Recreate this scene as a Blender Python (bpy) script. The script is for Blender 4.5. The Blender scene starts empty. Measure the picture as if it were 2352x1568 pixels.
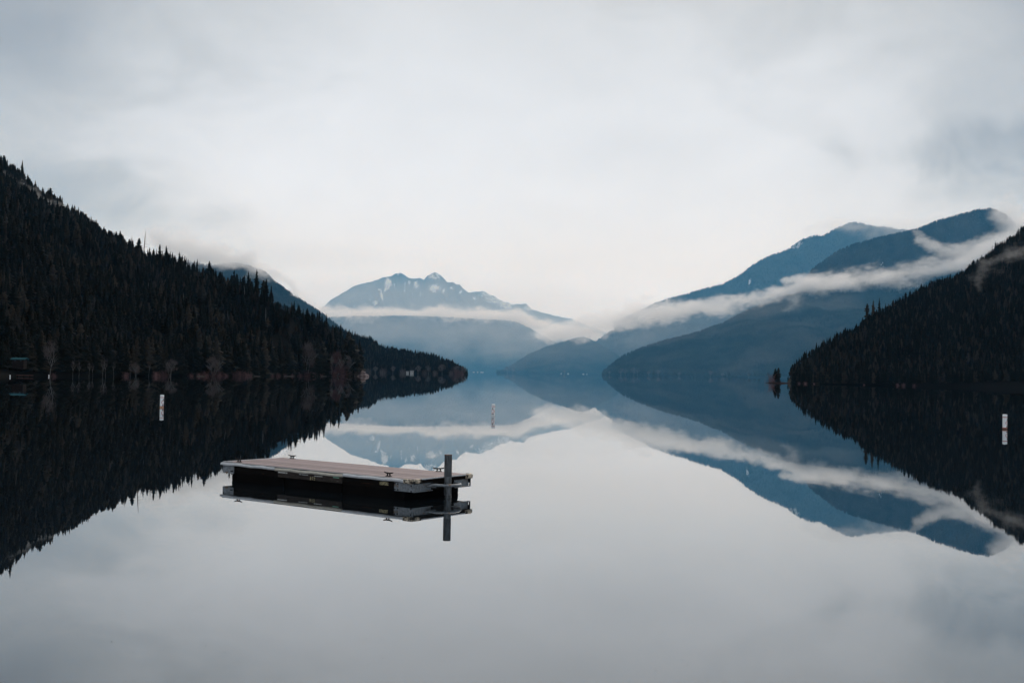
import bpy, math, random
import numpy as np
from mathutils import Matrix, Vector

SC = bpy.context.scene
COL = SC.collection
RAD = math.radians
SEED = 7

# ------------------------------------------------------------------ camera
PITCH, ROLL, CAM_H = 0.0282, 0.0174, 3.0
F_PX = 2704.2 * 2352 / 2500            # focal length in pixels of a 2352 wide frame
cam_data = bpy.data.cameras.new('camera')
cam_data.sensor_width = 36
cam_data.lens = F_PX / 2352 * 36
cam_data.clip_start = 0.1
cam_data.clip_end = 80000
cam = bpy.data.objects.new('camera', cam_data)
COL.objects.link(cam)
CAM_M = Matrix.Translation((0, 0, CAM_H)) @ Matrix.Rotation(math.pi / 2 + PITCH, 4, 'X') @ Matrix.Rotation(ROLL, 4, 'Z')
cam.matrix_world = CAM_M
SC.camera = cam

# ------------------------------------------------------------------ render / exposure
SC.view_settings.view_transform = 'Standard'
SC.view_settings.look = 'None'
SC.view_settings.exposure = 0.0
SC.view_settings.gamma = 1.0
SC.view_settings.use_curve_mapping = False
SC.render.engine = 'CYCLES'
cy = SC.cycles
cy.use_denoising = True
cy.max_bounces = 12
cy.volume_bounces = 5
cy.diffuse_bounces = 2
cy.glossy_bounces = 3
cy.transparent_max_bounces = 8
cy.sample_clamp_indirect = 4.0
cy.use_adaptive_sampling = True
cy.adaptive_threshold = 0.02
cy.volume_step_rate = 2.0

# ------------------------------------------------------------------ sky and sun
SUN_EL, SUN_ROT = 36.0, 8.0
HAZE_DENSITY = 2.6e-5
HAZE_COLOR = (0.14, 0.50, 0.89)

world = bpy.data.worlds.new('World')
SC.world = world
world.use_nodes = True
wt = world.node_tree
wt.nodes.clear()


def N(t, kind, **kw):
    n = t.nodes.new(kind)
    for k, v in kw.items():
        if k == 'inp':
            for a, b in v.items():
                n.inputs[a].default_value = b
        else:
            setattr(n, k, v)
    return n


def L(t, a, b):
    t.links.new(a, b)


def math_node(t, op, a, b=None, clamp=False):
    n = N(t, 'ShaderNodeMath', operation=op)
    n.use_clamp = clamp
    for i, v in enumerate((a, b)):
        if v is None:
            continue
        if isinstance(v, (int, float)):
            n.inputs[i].default_value = v
        else:
            L(t, v, n.inputs[i])
    return n.outputs[0]


def ramp(t, fac, stops, interp='LINEAR'):
    n = N(t, 'ShaderNodeValToRGB')
    n.color_ramp.interpolation = interp
    e = n.color_ramp.elements
    while len(e) < len(stops):
        e.new(0.5)
    for i, (p, c) in enumerate(stops):
        e[i].position = p
        e[i].color = (*c, 1) if len(c) == 3 else c
    if fac is not None:
        L(t, fac, n.inputs[0])
    return n


def build_world():
    t = wt
    out = N(t, 'ShaderNodeOutputWorld')
    sky = N(t, 'ShaderNodeTexSky', sky_type='NISHITA')
    sky.sun_disc = False
    sky.sun_elevation = RAD(SUN_EL)
    sky.sun_rotation = RAD(SUN_ROT)
    bg_sky = N(t, 'ShaderNodeBackground', inp={'Strength': 0.12})
    L(t, sky.outputs[0], bg_sky.inputs[0])
    co = N(t, 'ShaderNodeTexCoord')
    sep = N(t, 'ShaderNodeSeparateXYZ')
    L(t, co.outputs['Generated'], sep.inputs[0])
    z = math_node(t, 'ABSOLUTE', sep.outputs['Z'])

    def sky_noise(scale, detail, rough, dist_, loc, stretch):
        mp = N(t, 'ShaderNodeMapping', inp={'Location': loc, 'Scale': stretch})
        L(t, co.outputs['Generated'], mp.inputs[0])
        n = N(t, 'ShaderNodeTexNoise', inp={'Scale': scale, 'Detail': detail, 'Roughness': rough, 'Distortion': dist_})
        L(t, mp.outputs[0], n.inputs[0])
        return n.outputs[0]
    # broad soft cloud masses of the overcast layer, mottled
    a = math_node(t, 'MULTIPLY', math_node(t, 'SUBTRACT', sky_noise(2.6, 4.0, 0.5, 0.5, (3.1, 7.7, 1.2), (1, 1, 2.0)), 0.5), 0.26)
    b = math_node(t, 'MULTIPLY', math_node(t, 'SUBTRACT', sky_noise(8.0, 6.0, 0.55, 0.8, (1.1, 2.7, 4.2), (1, 1, 1.8)), 0.5), 0.12)
    v = math_node(t, 'ADD', a, b)
    # thicker grey cloud lying to the left and right of the lake, thinner over its axis
    g = N(t, 'ShaderNodeMapRange', inp={'From Min': 0.14, 'From Max': 0.56, 'To Min': 0.0, 'To Max': 0.33})
    g.interpolation_type = 'SMOOTHSTEP'
    ax = math_node(t, 'ABSOLUTE', math_node(t, 'SUBTRACT', sep.outputs['X'], 0.02))
    L(t, ax, g.inputs[0])
    g2 = N(t, 'ShaderNodeMapRange', inp={'From Min': 0.13, 'From Max': 0.38, 'To Min': 0.0, 'To Max': 0.25})
    g2.interpolation_type = 'SMOOTHSTEP'
    L(t, z, g2.inputs[0])
    v = math_node(t, 'SUBTRACT', v, g.outputs[0])
    v = math_node(t, 'SUBTRACT', v, g2.outputs[0])
    # darker cloud patches with torn edges: direction, width, height, weight
    warp = sky_noise(7.0, 6.0, 0.6, 0.6, (5.1, 0.7, 2.2), (1, 1, 1.8))
    for d, w_, h_, k_ in (((-0.41, 0.90, 0.150), 0.10, 0.022, 0.20), ((-0.43, 0.88, 0.215), 0.16, 0.05, 0.10), ((-0.33, 0.93, 0.125), 0.07, 0.012, 0.12), ((0.40, 0.90, 0.190), 0.09, 0.016, 0.24),
                          ((0.45, 0.87, 0.155), 0.10, 0.022, 0.20), ((-0.42, 0.87, 0.32), 0.20, 0.09, 0.10), ((0.43, 0.86, 0.32), 0.22, 0.10, 0.12), ((-0.17, 0.97, 0.100), 0.07, 0.010, 0.07)):
        q = N(t, 'ShaderNodeVectorMath', operation='SUBTRACT')
        L(t, co.outputs['Generated'], q.inputs[0])
        q.inputs[1].default_value = d
        q2 = N(t, 'ShaderNodeVectorMath', operation='MULTIPLY')
        L(t, q.outputs[0], q2.inputs[0])
        q2.inputs[1].default_value = (1 / w_, 1 / 0.5, 1 / h_)
        ln = N(t, 'ShaderNodeVectorMath', operation='LENGTH')
        L(t, q2.outputs[0], ln.inputs[0])
        e = math_node(t, 'ADD', ln.outputs['Value'], math_node(t, 'MULTIPLY', math_node(t, 'SUBTRACT', warp, 0.5), 3.4))
        m_ = N(t, 'ShaderNodeMapRange', inp={'From Min': 1.7, 'From Max': 0.1, 'To Min': 0.0, 'To Max': k_})
        m_.interpolation_type = 'SMOOTHSTEP'
        L(t, e, m_.inputs[0])
        v = math_node(t, 'SUBTRACT', v, m_.outputs[0])
    v = math_node(t, 'ADD', v, 0.925)
    cr = ramp(t, v, [(0.25, (0.26, 0.275, 0.30)), (0.60, (0.57, 0.60, 0.625)), (0.86, (0.84, 0.89, 0.95)), (1.0, (0.95, 1.03, 1.14))])
    zr = ramp(t, math_node(t, 'MULTIPLY', z, 2.5), [(0.0, (0.89, 1.06, 1.37)), (0.28, (0.95, 1.0, 1.09)), (0.8, (0.95, 0.955, 0.96))])
    tint = N(t, 'ShaderNodeMix', data_type='RGBA', blend_type='MULTIPLY', inp={'Factor': 1.0})
    L(t, cr.outputs[0], tint.inputs['A'])
    L(t, zr.outputs[0], tint.inputs['B'])
    bg_c = N(t, 'ShaderNodeBackground', inp={'Strength': 1.0})
    L(t, tint.outputs['Result'], bg_c.inputs[0])
    mx = N(t, 'ShaderNodeMixShader', inp={0: 0.94})
    L(t, bg_sky.outputs[0], mx.inputs[1])
    L(t, bg_c.outputs[0], mx.inputs[2])
    L(t, mx.outputs[0], out.inputs[0])


build_world()

sd = bpy.data.lights.new('sun', 'SUN')
sd.energy = 1.5
sd.angle = RAD(25)
sd.color = (1.0, 0.97, 0.93)
sun = bpy.data.objects.new('sun', sd)
COL.objects.link(sun)
# nishita: rotation 0 has the sun at +Y, growing clockwise
_a, _e = RAD(SUN_ROT), RAD(SUN_EL)
sdir = Vector((math.sin(_a) * math.cos(_e), math.cos(_a) * math.cos(_e), math.sin(_e)))
sun.rotation_euler = sdir.to_track_quat('Z', 'Y').to_euler()

# ------------------------------------------------------------------ helpers
RM = np.array(CAM_M.to_3x3())


def ray(px, py):
    d = RM @ np.array([px - 1176.0, -(py - 784.0), -F_PX])
    return d / d[1]


def at(px, py, Y):
    """world point on the line of sight through a photo position, Y metres out"""
    d = ray(px, py)
    return np.array([d[0] * Y, Y, CAM_H + d[2] * Y])


def horizon_y(px):
    lo, hi = 700.0, 1000.0
    for _ in range(40):
        m = (lo + hi) / 2
        if ray(px, m)[2] > 0:
            lo = m
        else:
            hi = m
    return (lo + hi) / 2


def on_water(px, py):
    d = ray(px, py)
    s = -CAM_H / d[2]
    return np.array([d[0] * s, s, 0.0])


def to_px(P):
    """photo position of world points (n,3)"""
    q = (np.asarray(P, float) - np.array([0, 0, CAM_H])) @ RM
    return 1176 + F_PX * q[:, 0] / -q[:, 2], 784 - F_PX * q[:, 1] / -q[:, 2]


def tag(o, label=None, cat=None, group=None, kind=None):
    if label:
        o['label'] = label
    if cat:
        o['category'] = cat
    if group:
        o['group'] = group
    if kind:
        o['kind'] = kind
    return o


def link(o, parent=None):
    COL.objects.link(o)
    if parent is not None:
        o.parent = parent
    return o


def mesh_np(name, V, faces, mat=None, smooth=False):
    me = bpy.data.meshes.new(name)
    me.from_pydata([tuple(v) for v in np.asarray(V, float)], [], [tuple(int(i) for i in f) for f in faces])
    if mat:
        me.materials.append(mat)
    if smooth:
        me.polygons.foreach_set('use_smooth', [True] * len(me.polygons))
    me.update()
    return me


def tri_mesh(name, V, T, mat=None, smooth=False):
    """fast triangle mesh from arrays"""
    V = np.asarray(V, np.float32)
    T = np.asarray(T, np.int32)
    me = bpy.data.meshes.new(name)
    me.vertices.add(len(V))
    me.vertices.foreach_set('co', V.ravel())
    n = T.shape[1]
    me.loops.add(T.size)
    me.loops.foreach_set('vertex_index', T.ravel())
    me.polygons.add(len(T))
    me.polygons.foreach_set('loop_start', np.arange(0, T.size, n, dtype=np.int32))
    if smooth:
        me.polygons.foreach_set('use_smooth', np.ones(len(T), bool))
    me.update(calc_edges=True)
    me.validate()
    if mat:
        me.materials.append(mat)
    return me


def obj(name, me, parent=None):
    return link(bpy.data.objects.new(name, me), parent)


def empty(name, loc, rz=0.0):
    o = bpy.data.objects.new(name, None)
    o.empty_display_size = 0.5
    o.location = loc
    o.rotation_euler = (0, 0, rz)
    return link(o)


def copy_tree(o, parent=None):
    c = o.copy()
    COL.objects.link(c)
    if parent is not None:
        c.parent = parent
    for ch in o.children:
        copy_tree(ch, c)
    return c


# value noise in numpy
_rng = np.random.default_rng(11)
_lat = _rng.random((256, 256))


def vnoise(x, y):
    xi = np.floor(x).astype(int)
    yi = np.floor(y).astype(int)
    fx = x - xi
    fy = y - yi
    fx = fx * fx * (3 - 2 * fx)
    fy = fy * fy * (3 - 2 * fy)
    a = _lat[xi & 255, yi & 255]
    b = _lat[(xi + 1) & 255, yi & 255]
    c = _lat[xi & 255, (yi + 1) & 255]
    d = _lat[(xi + 1) & 255, (yi + 1) & 255]
    return (a * (1 - fx) + b * fx) * (1 - fy) + (c * (1 - fx) + d * fx) * fy - 0.5


def fbm(x, y, o=4):
    s = 0
    a = 1.0
    for i in range(o):
        s = s + a * vnoise(x * 2 ** i + 17.3 * i, y * 2 ** i + 9.1 * i)
        a *= 0.5
    return s


# ------------------------------------------------------------------ materials
def material(name):
    m = bpy.data.materials.new(name)
    m.use_nodes = True
    t = m.node_tree
    t.nodes.clear()
    out = N(t, 'ShaderNodeOutputMaterial')
    return m, t, out


def surf(name, c1, c2=None, scale=5.0, rough=0.8, spec=0.3, detail=6.0, stretch=(1, 1, 1), bump=0.0, metallic=0.0,
         c3=None, scale3=1.0, thr3=(0.55, 0.7), rand=0.0, bump_dist=0.02, wear=None):
    """surface with a noise between two colours, optional third colour in patches"""
    m, t, out = material(name)
    b = N(t, 'ShaderNodeBsdfPrincipled', inp={'Roughness': rough, 'Metallic': metallic, 'Specular IOR Level': spec})
    L(t, b.outputs[0], out.inputs[0])
    co = N(t, 'ShaderNodeTexCoord')
    mp = N(t, 'ShaderNodeMapping', inp={'Scale': stretch})
    L(t, co.outputs['Object'], mp.inputs[0])
    no = N(t, 'ShaderNodeTexNoise', inp={'Scale': scale, 'Detail': detail, 'Roughness': 0.62})
    oi = N(t, 'ShaderNodeObjectInfo')
    add = N(t, 'ShaderNodeVectorMath', operation='ADD')
    L(t, mp.outputs[0], add.inputs[0])
    mul = N(t, 'ShaderNodeMath', operation='MULTIPLY', inp={1: 37.0})
    L(t, oi.outputs['Random'], mul.inputs[0])
    L(t, mul.outputs[0], add.inputs[1])
    L(t, add.outputs[0], no.inputs[0])
    c2 = c2 or c1
    cr = ramp(t, no.outputs[0], [(0.32, c1), (0.68, c2)])
    col = cr.outputs[0]
    if c3:
        n3 = N(t, 'ShaderNodeTexNoise', inp={'Scale': scale3, 'Detail': 5.0, 'Roughness': 0.6, 'Distortion': 0.4})
        L(t, add.outputs[0], n3.inputs[0])
        r3 = ramp(t, n3.outputs[0], [(thr3[0], (0, 0, 0)), (thr3[1], (1, 1, 1))])
        mx = N(t, 'ShaderNodeMix', data_type='RGBA')
        L(t, r3.outputs[0], mx.inputs['Factor'])
        L(t, col, mx.inputs['A'])
        mx.inputs['B'].default_value = (*c3, 1)
        col = mx.outputs['Result']
    if rand:
        hsv = N(t, 'ShaderNodeHueSaturation')
        mr = N(t, 'ShaderNodeMapRange', inp={'To Min': 1 - rand, 'To Max': 1 + rand})
        L(t, oi.outputs['Random'], mr.inputs[0])
        L(t, mr.outputs[0], hsv.inputs['Value'])
        L(t, col, hsv.inputs['Color'])
        col = hsv.outputs[0]
    L(t, col, b.inputs['Base Color'])
    if bump:
        bp = N(t, 'ShaderNodeBump', inp={'Strength': bump, 'Distance': bump_dist})
        L(t, no.outputs[0], bp.inputs['Height'])
        L(t, bp.outputs[0], b.inputs['Normal'])
    return m


def crown_material(name, dark, mid, brown, share=0.25):
    m, t, out = material(name)
    b = N(t, 'ShaderNodeBsdfPrincipled', inp={'Roughness': 0.95, 'Specular IOR Level': 0.1})
    L(t, b.outputs[0], out.inputs[0])
    oi = N(t, 'ShaderNodeObjectInfo')
    cr = ramp(t, oi.outputs['Random'], [(0.0, dark), (0.6, mid), (1 - share, mid), (1.0, brown)])
    co = N(t, 'ShaderNodeTexCoord')
    no = N(t, 'ShaderNodeTexNoise', inp={'Scale': 14.0, 'Detail': 3.0})
    L(t, co.outputs['Object'], no.inputs[0])
    mr = N(t, 'ShaderNodeMapRange', inp={'From Min': 0.3, 'From Max': 0.7, 'To Min': 0.6, 'To Max': 1.35})
    L(t, no.outputs[0], mr.inputs[0])
    mx = N(t, 'ShaderNodeMix', data_type='RGBA', blend_type='MULTIPLY', inp={'Factor': 1.0})
    L(t, cr.outputs[0], mx.inputs['A'])
    L(t, mr.outputs[0], mx.inputs['B'])
    L(t, mx.outputs['Result'], b.inputs['Base Color'])
    return m


M_CROWN = crown_material('conifer_needles', (0.006, 0.0065, 0.0045), (0.010, 0.0105, 0.0075), (0.045, 0.036, 0.026), 0.24)
M_TRUNK = surf('conifer_bark', (0.05, 0.04, 0.035), (0.09, 0.075, 0.065), 20, 0.95, 0.1)
M_BARE = surf('pale_bark', (0.10, 0.097, 0.093), (0.20, 0.195, 0.19), 12, 0.9, 0.1)
M_TWIG = surf('twigs', (0.075, 0.06, 0.057), (0.15, 0.12, 0.114), 2, 0.95, 0.05, rand=0.3)
M_REDTWIG = surf('red_twigs', (0.09, 0.05, 0.05), (0.19, 0.11, 0.108), 2, 0.95, 0.05, rand=0.35)
M_FLOOR = surf('forest_floor', (0.006, 0.006, 0.005), (0.014, 0.012, 0.010), 0.02, 1.0, 0.05)
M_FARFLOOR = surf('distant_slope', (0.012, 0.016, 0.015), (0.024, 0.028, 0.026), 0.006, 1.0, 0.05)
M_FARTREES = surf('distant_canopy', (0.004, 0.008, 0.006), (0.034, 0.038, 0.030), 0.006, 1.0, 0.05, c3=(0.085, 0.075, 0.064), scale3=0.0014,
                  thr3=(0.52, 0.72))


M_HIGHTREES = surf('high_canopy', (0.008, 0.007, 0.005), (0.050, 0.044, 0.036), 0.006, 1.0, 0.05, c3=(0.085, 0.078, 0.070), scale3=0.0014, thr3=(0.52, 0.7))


def mountain_material():
    m, t, out = material('rock_and_snow')
    b = N(t, 'ShaderNodeBsdfPrincipled', inp={'Roughness': 0.95, 'Specular IOR Level': 0.1})
    L(t, b.outputs[0], out.inputs[0])
    co = N(t, 'ShaderNodeTexCoord')
    no = N(t, 'ShaderNodeTexNoise', inp={'Scale': 0.0035, 'Detail': 9.0, 'Roughness': 0.7})
    L(t, co.outputs['Object'], no.inputs[0])
    cr = ramp(t, no.outputs[0], [(0.3, (0.025, 0.032, 0.034)), (0.7, (0.085, 0.09, 0.09))])
    at_ = N(t, 'ShaderNodeAttribute', attribute_name='snow')
    n2 = N(t, 'ShaderNodeTexNoise', inp={'Scale': 0.0075, 'Detail': 9.0, 'Roughness': 0.8, 'Distortion': 0.6})
    mpn = N(t, 'ShaderNodeMapping', inp={'Scale': (1.7, 1.7, 0.6), 'Rotation': (0, 0.35, 0)})
    L(t, co.outputs['Object'], mpn.inputs[0])
    L(t, mpn.outputs[0], n2.inputs[0])
    s = math_node(t, 'ADD', math_node(t, 'MULTIPLY', math_node(t, 'SUBTRACT', n2.outputs[0], 0.5), 8.0), at_.outputs['Fac'])
    r2 = ramp(t, s, [(0.44, (0, 0, 0)), (0.60, (1, 1, 1))])
    mx = N(t, 'ShaderNodeMix', data_type='RGBA')
    L(t, r2.outputs[0], mx.inputs['Factor'])
    L(t, cr.outputs[0], mx.inputs['A'])
    mx.inputs['B'].default_value = (0.85, 0.87, 0.90, 1)
    L(t, mx.outputs['Result'], b.inputs['Base Color'])
    return m


M_MOUNT = mountain_material()


# ------------------------------------------------------------------ water
def build_water():
    m, t, out = material('lake_water')
    co = N(t, 'ShaderNodeTexCoord')
    no = N(t, 'ShaderNodeTexNoise', inp={'Scale': 0.55, 'Detail': 3.0, 'Roughness': 0.5})
    mp = N(t, 'ShaderNodeMapping', inp={'Scale': (1.0, 0.45, 1)})
    L(t, co.outputs['Object'], mp.inputs[0])
    L(t, mp.outputs[0], no.inputs[0])
    bp = N(t, 'ShaderNodeBump', inp={'Strength': 1.0, 'Distance': 0.0008})
    L(t, no.outputs[0], bp.inputs['Height'])
    fr = N(t, 'ShaderNodeFresnel', inp={'IOR': 1.333})
    L(t, bp.outputs[0], fr.inputs['Normal'])
    f = math_node(t, 'POWER', fr.outputs[0], 0.58)
    gl = N(t, 'ShaderNodeBsdfGlossy', inp={'Color': (0.96, 0.985, 1.0, 1)})
    rn = N(t, 'ShaderNodeTexNoise', inp={'Scale': 0.02, 'Detail': 4.0})
    mpr = N(t, 'ShaderNodeMapping', inp={'Scale': (0.5, 1.6, 1)})
    L(t, co.outputs['Object'], mpr.inputs[0])
    L(t, mpr.outputs[0], rn.inputs[0])
    rr = N(t, 'ShaderNodeMapRange', inp={'From Min': 0.45, 'From Max': 0.75, 'To Min': 0.008, 'To Max': 0.028})
    L(t, rn.outputs[0], rr.inputs[0])
    L(t, rr.outputs[0], gl.inputs['Roughness'])
    L(t, bp.outputs[0], gl.inputs['Normal'])
    df = N(t, 'ShaderNodeBsdfDiffuse', inp={'Color': (0.007, 0.010, 0.013, 1)})
    mx = N(t, 'ShaderNodeMixShader')
    L(t, f, mx.inputs[0])
    L(t, df.outputs[0], mx.inputs[1])
    L(t, gl.outputs[0], mx.inputs[2])
    L(t, mx.outputs[0], out.inputs[0])
    xs = [-28000, -3000, -300, 300, 3000, 28000]
    ys = [-900, -100, 120, 1200, 8000, 45500]
    V = [(x, y, 0) for y in ys for x in xs]
    F = [(j * 6 + i, j * 6 + i + 1, j * 6 + i + 7, j * 6 + i + 6) for j in range(5) for i in range(5)]
    o = obj('lake_water', mesh_np('lake_water', V, F, m))
    tag(o, 'still dark lake water mirroring the sky and mountains', kind='structure')


build_water()


def build_lakebed():
    V = [(-28000, -900, -12), (28000, -900, -12), (28000, 45500, -12), (-28000, 45500, -12)]
    o = obj('lake_bed', mesh_np('lake_bed', V, [(0, 1, 2, 3)], M_FLOOR))
    tag(o, 'dark bed of the lake under the water', kind='structure')


build_lakebed()


# ------------------------------------------------------------------ hills
def resample(pts, n):
    pts = np.array(pts, float)
    s = np.r_[0, np.cumsum(np.abs(np.diff(pts[:, 0])) + 1e-6)]
    q = np.linspace(0, s[-1], n)
    return np.stack([np.interp(q, s, pts[:, k]) for k in range(pts.shape[1])], 1)


NEAR_L, NEAR_R = 0.50, 0.50
FAR = 3.0          # the mountains across the lake stand this much further out than the distances written for them


class Hill:
    def __init__(self, name, label, ridge, tree_h=0.0, nu=200, nt=40, rough=0.06, prof=1.0, mat=None, noise_scale=300.0, back=0.7,
                 ridge_noise=0.0, bulge=0.0, dist=1.0, dist_shore=None):
        """ridge rows: photo x, photo y of the skyline, distance of the ridge, distance of the shore, photo x of the shore"""
        R = resample(ridge, nu)
        R[:, 2] *= dist
        R[:, 3] *= dist_shore or dist
        R[:, 2] = np.maximum(R[:, 2], R[:, 3] * 1.04 + 12 * dist)
        noise_scale = noise_scale * dist
        ridge_noise = ridge_noise * dist
        top = np.array([at(r[0], r[1], r[2]) for r in R])
        top[:, 2] = np.maximum(top[:, 2] - tree_h, 0.5)
        foot = np.array([[ray(r[4], horizon_y(r[4]))[0] * r[3], r[3], 0.0] for r in R])
        ts = np.r_[np.linspace(-0.04, 1, nt), 1 + np.linspace(0.06, back, 8)]
        P = np.zeros((len(ts), nu, 3))
        for i, t in enumerate(ts):
            if t <= 1:
                P[i, :, :2] = foot[:, :2] + (top[:, :2] - foot[:, :2]) * t
                tt = max(t, 0)
                z = top[:, 2] * (tt ** prof)
                w = math.sin(math.pi * min(max(tt, 0), 1)) ** 0.8 if tt > 0 else 0
                nz = fbm(P[i, :, 0] / noise_scale, P[i, :, 1] / noise_scale, 5)
                rg = 1 - 2.2 * np.abs(fbm((P[i, :, 0] + 0.5 * P[i, :, 1]) / (noise_scale * 0.45), P[i, :, 1] / (noise_scale * 1.6), 4))
                z = z + (nz * 2 + (rg - 0.5) * 0.8) * w * rough * top[:, 2] + w * bulge * top[:, 2]
                if t < 0:
                    z = z - 4.0
                elif t > 0.97:
                    z = z + ridge_noise * fbm(P[i, :, 0] / (60 * dist), P[i, :, 1] / (60 * dist), 3)
                P[i, :, 2] = z
            else:
                d = top[:, :2] - foot[:, :2]
                P[i, :, :2] = top[:, :2] + d * (t - 1) * 0.8
                k = (t - 1) / back
                P[i, :, 2] = top[:, 2] * (1 - k ** 1.2) - 6 * k
        self.P, self.ts, self.nu, self.nt = P, ts, nu, nt
        n = len(ts)
        V = P.reshape(-1, 3)
        ii, jj = np.meshgrid(np.arange(n - 1), np.arange(nu - 1), indexing='ij')
        a = (ii * nu + jj).ravel()
        F = np.stack([a, a + 1, a + nu + 1, a + nu], 1)
        me = tri_mesh(name, V, F, mat or M_FLOOR, True)
        self.o = obj(name, me)
        self.me = me
        tag(self.o, label, kind='structure')

    def sample(self, n, rng, t0=0.0, t1=1.0, power=1.0):
        """n random points on the slope, spread evenly over its plan area"""
        P, nt, nu = self.P, self.nt, self.nu
        A = np.linalg.norm(np.cross(P[1:nt, :-1] - P[:nt - 1, :-1], P[:nt - 1, 1:] - P[:nt - 1, :-1])[..., 2:], axis=-1)
        m = (self.ts[:nt - 1] >= t0) & (self.ts[1:nt] <= t1 + 1e-6)
        A = A * m[:, None]
        p = (A / A.sum()).ravel()
        idx = rng.choice(len(p), n, p=p)
        i, j = idx // (nu - 1), idx % (nu - 1)
        a, b = rng.random(n)[:, None], rng.random(n)[:, None]
        Q = (P[i, j] * (1 - a) + P[i + 1, j] * a) * (1 - b) + (P[i, j + 1] * (1 - a) + P[i + 1, j + 1] * a) * b
        t = self.ts[i] + (self.ts[i + 1] - self.ts[i]) * a[:, 0]
        return Q, t

    def edge(self, n, rng, row):
        """n points along one row of the slope (its shore or its crest)"""
        u = np.sort(rng.random(n)) * (self.nu - 1.001)
        j = u.astype(int)
        f = (u - j)[:, None]
        r = self.P[row]
        return r[j] * (1 - f) + r[j + 1] * f


def zc(pts, x0, y0, sc):
    k = 2352 / 2500
    return [((x0 + a / sc) * k, (y0 + b / sc) * k) for a, b in pts]


# left near hill
LEFT = Hill('left_hill', 'steep dark forested hill falling to the lake at the left', [
    (-420, 180, 2000, 300, -420), (-150, 290, 1850, 340, -150), (0, 372, 1700, 370, 0), (45, 405, 1600, 385, 45), (90, 448, 1550, 400, 90),
    (150, 482, 1480, 415, 150), (200, 510, 1420, 430, 200), (250, 545, 1360, 450, 250), (300, 572, 1300, 465, 300), (350, 590, 1240, 480, 350),
    (420, 606, 1180, 505, 420), (480, 624, 1120, 530, 480), (540, 640, 1060, 560, 540), (600, 662, 1000, 590, 600), (650, 690, 960, 620, 650),
    (700, 718, 930, 650, 700), (750, 745, 890, 680, 750), (790, 772, 850, 710, 785), (812, 805, 815, 730, 805), (824, 838, 780, 745, 818), (832, 856, 762, 755, 828)],
    tree_h=4, nu=260, nt=60, rough=0.05, noise_scale=160, prof=0.95, dist=NEAR_L, dist_shore=0.72)

RIGHT = Hill('right_hill', 'dark forested hill rising from the lake at the right', [
    (1808, 868, 1040, 1020, 1812), (1816, 845, 1060, 1010, 1816), (1842, 815, 1110, 1000, 1830), (1880, 788, 1180, 990, 1870), (1920, 768, 1240, 985, 1920), (1960, 752, 1300, 980, 1960),
    (2000, 722, 1360, 970, 2000), (2035, 704, 1400, 965, 2035), (2080, 683, 1460, 960, 2080), (2150, 648, 1560, 950, 2150),
    (2200, 633, 1620, 945, 2200), (2250, 602, 1700, 940, 2250), (2300, 566, 1780, 935, 2300), (2352, 527, 1850, 930, 2352), (2480, 440, 2000, 900, 2480),
    (2700, 330, 2200, 850, 2700)], tree_h=3.5, nu=220, nt=56, rough=0.05, noise_scale=180, prof=0.9, dist=NEAR_R, dist_shore=0.56)

POINT = Hill('promontory', 'low wooded point running out into the lake behind the left hill', [
    (640, 700, 2250, 1650, 640), (720, 735, 2200, 1660, 720), (780, 757, 2150, 1670, 780), (830, 772, 2100, 1680, 830), (862, 781, 2060, 1685, 862), (872, 795, 2040, 1690, 872),
    (900, 800, 2020, 1700, 900), (950, 808, 1980, 1710, 950), (1000, 817, 1930, 1730, 1000), (1040, 832, 1880, 1745, 1035), (1062, 847, 1830, 1760, 1055), (1074, 858, 1790, 1775, 1071)],
    tree_h=5, nu=140, nt=30, rough=0.05, noise_scale=120, prof=0.85, dist=0.8)

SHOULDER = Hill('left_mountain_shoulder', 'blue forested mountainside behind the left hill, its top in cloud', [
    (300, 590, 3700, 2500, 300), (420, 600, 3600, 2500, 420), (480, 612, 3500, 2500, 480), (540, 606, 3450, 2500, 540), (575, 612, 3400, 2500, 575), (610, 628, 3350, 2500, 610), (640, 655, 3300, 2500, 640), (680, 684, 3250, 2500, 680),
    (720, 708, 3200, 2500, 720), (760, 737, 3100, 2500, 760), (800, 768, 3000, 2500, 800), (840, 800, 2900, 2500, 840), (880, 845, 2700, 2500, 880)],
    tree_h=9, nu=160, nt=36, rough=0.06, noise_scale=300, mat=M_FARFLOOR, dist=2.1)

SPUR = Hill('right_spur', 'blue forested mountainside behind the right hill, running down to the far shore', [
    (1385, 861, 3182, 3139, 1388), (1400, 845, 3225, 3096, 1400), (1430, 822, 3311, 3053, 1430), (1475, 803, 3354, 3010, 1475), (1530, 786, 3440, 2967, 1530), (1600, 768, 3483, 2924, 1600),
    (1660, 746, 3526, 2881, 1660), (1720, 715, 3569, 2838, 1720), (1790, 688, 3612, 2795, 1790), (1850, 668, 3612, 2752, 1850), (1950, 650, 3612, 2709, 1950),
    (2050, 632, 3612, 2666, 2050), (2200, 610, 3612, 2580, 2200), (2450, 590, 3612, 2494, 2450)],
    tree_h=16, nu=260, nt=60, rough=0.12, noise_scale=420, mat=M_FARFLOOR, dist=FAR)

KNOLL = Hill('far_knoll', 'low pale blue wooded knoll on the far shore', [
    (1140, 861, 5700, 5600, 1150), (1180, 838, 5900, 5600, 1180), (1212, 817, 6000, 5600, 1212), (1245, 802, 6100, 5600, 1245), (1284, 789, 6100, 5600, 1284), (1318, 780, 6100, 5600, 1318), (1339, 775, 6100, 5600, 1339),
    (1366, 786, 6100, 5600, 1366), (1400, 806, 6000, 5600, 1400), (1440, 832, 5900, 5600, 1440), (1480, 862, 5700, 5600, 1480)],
    tree_h=12, nu=120, nt=30, rough=0.06, noise_scale=300, mat=M_FARFLOOR, dist=FAR)

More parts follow.
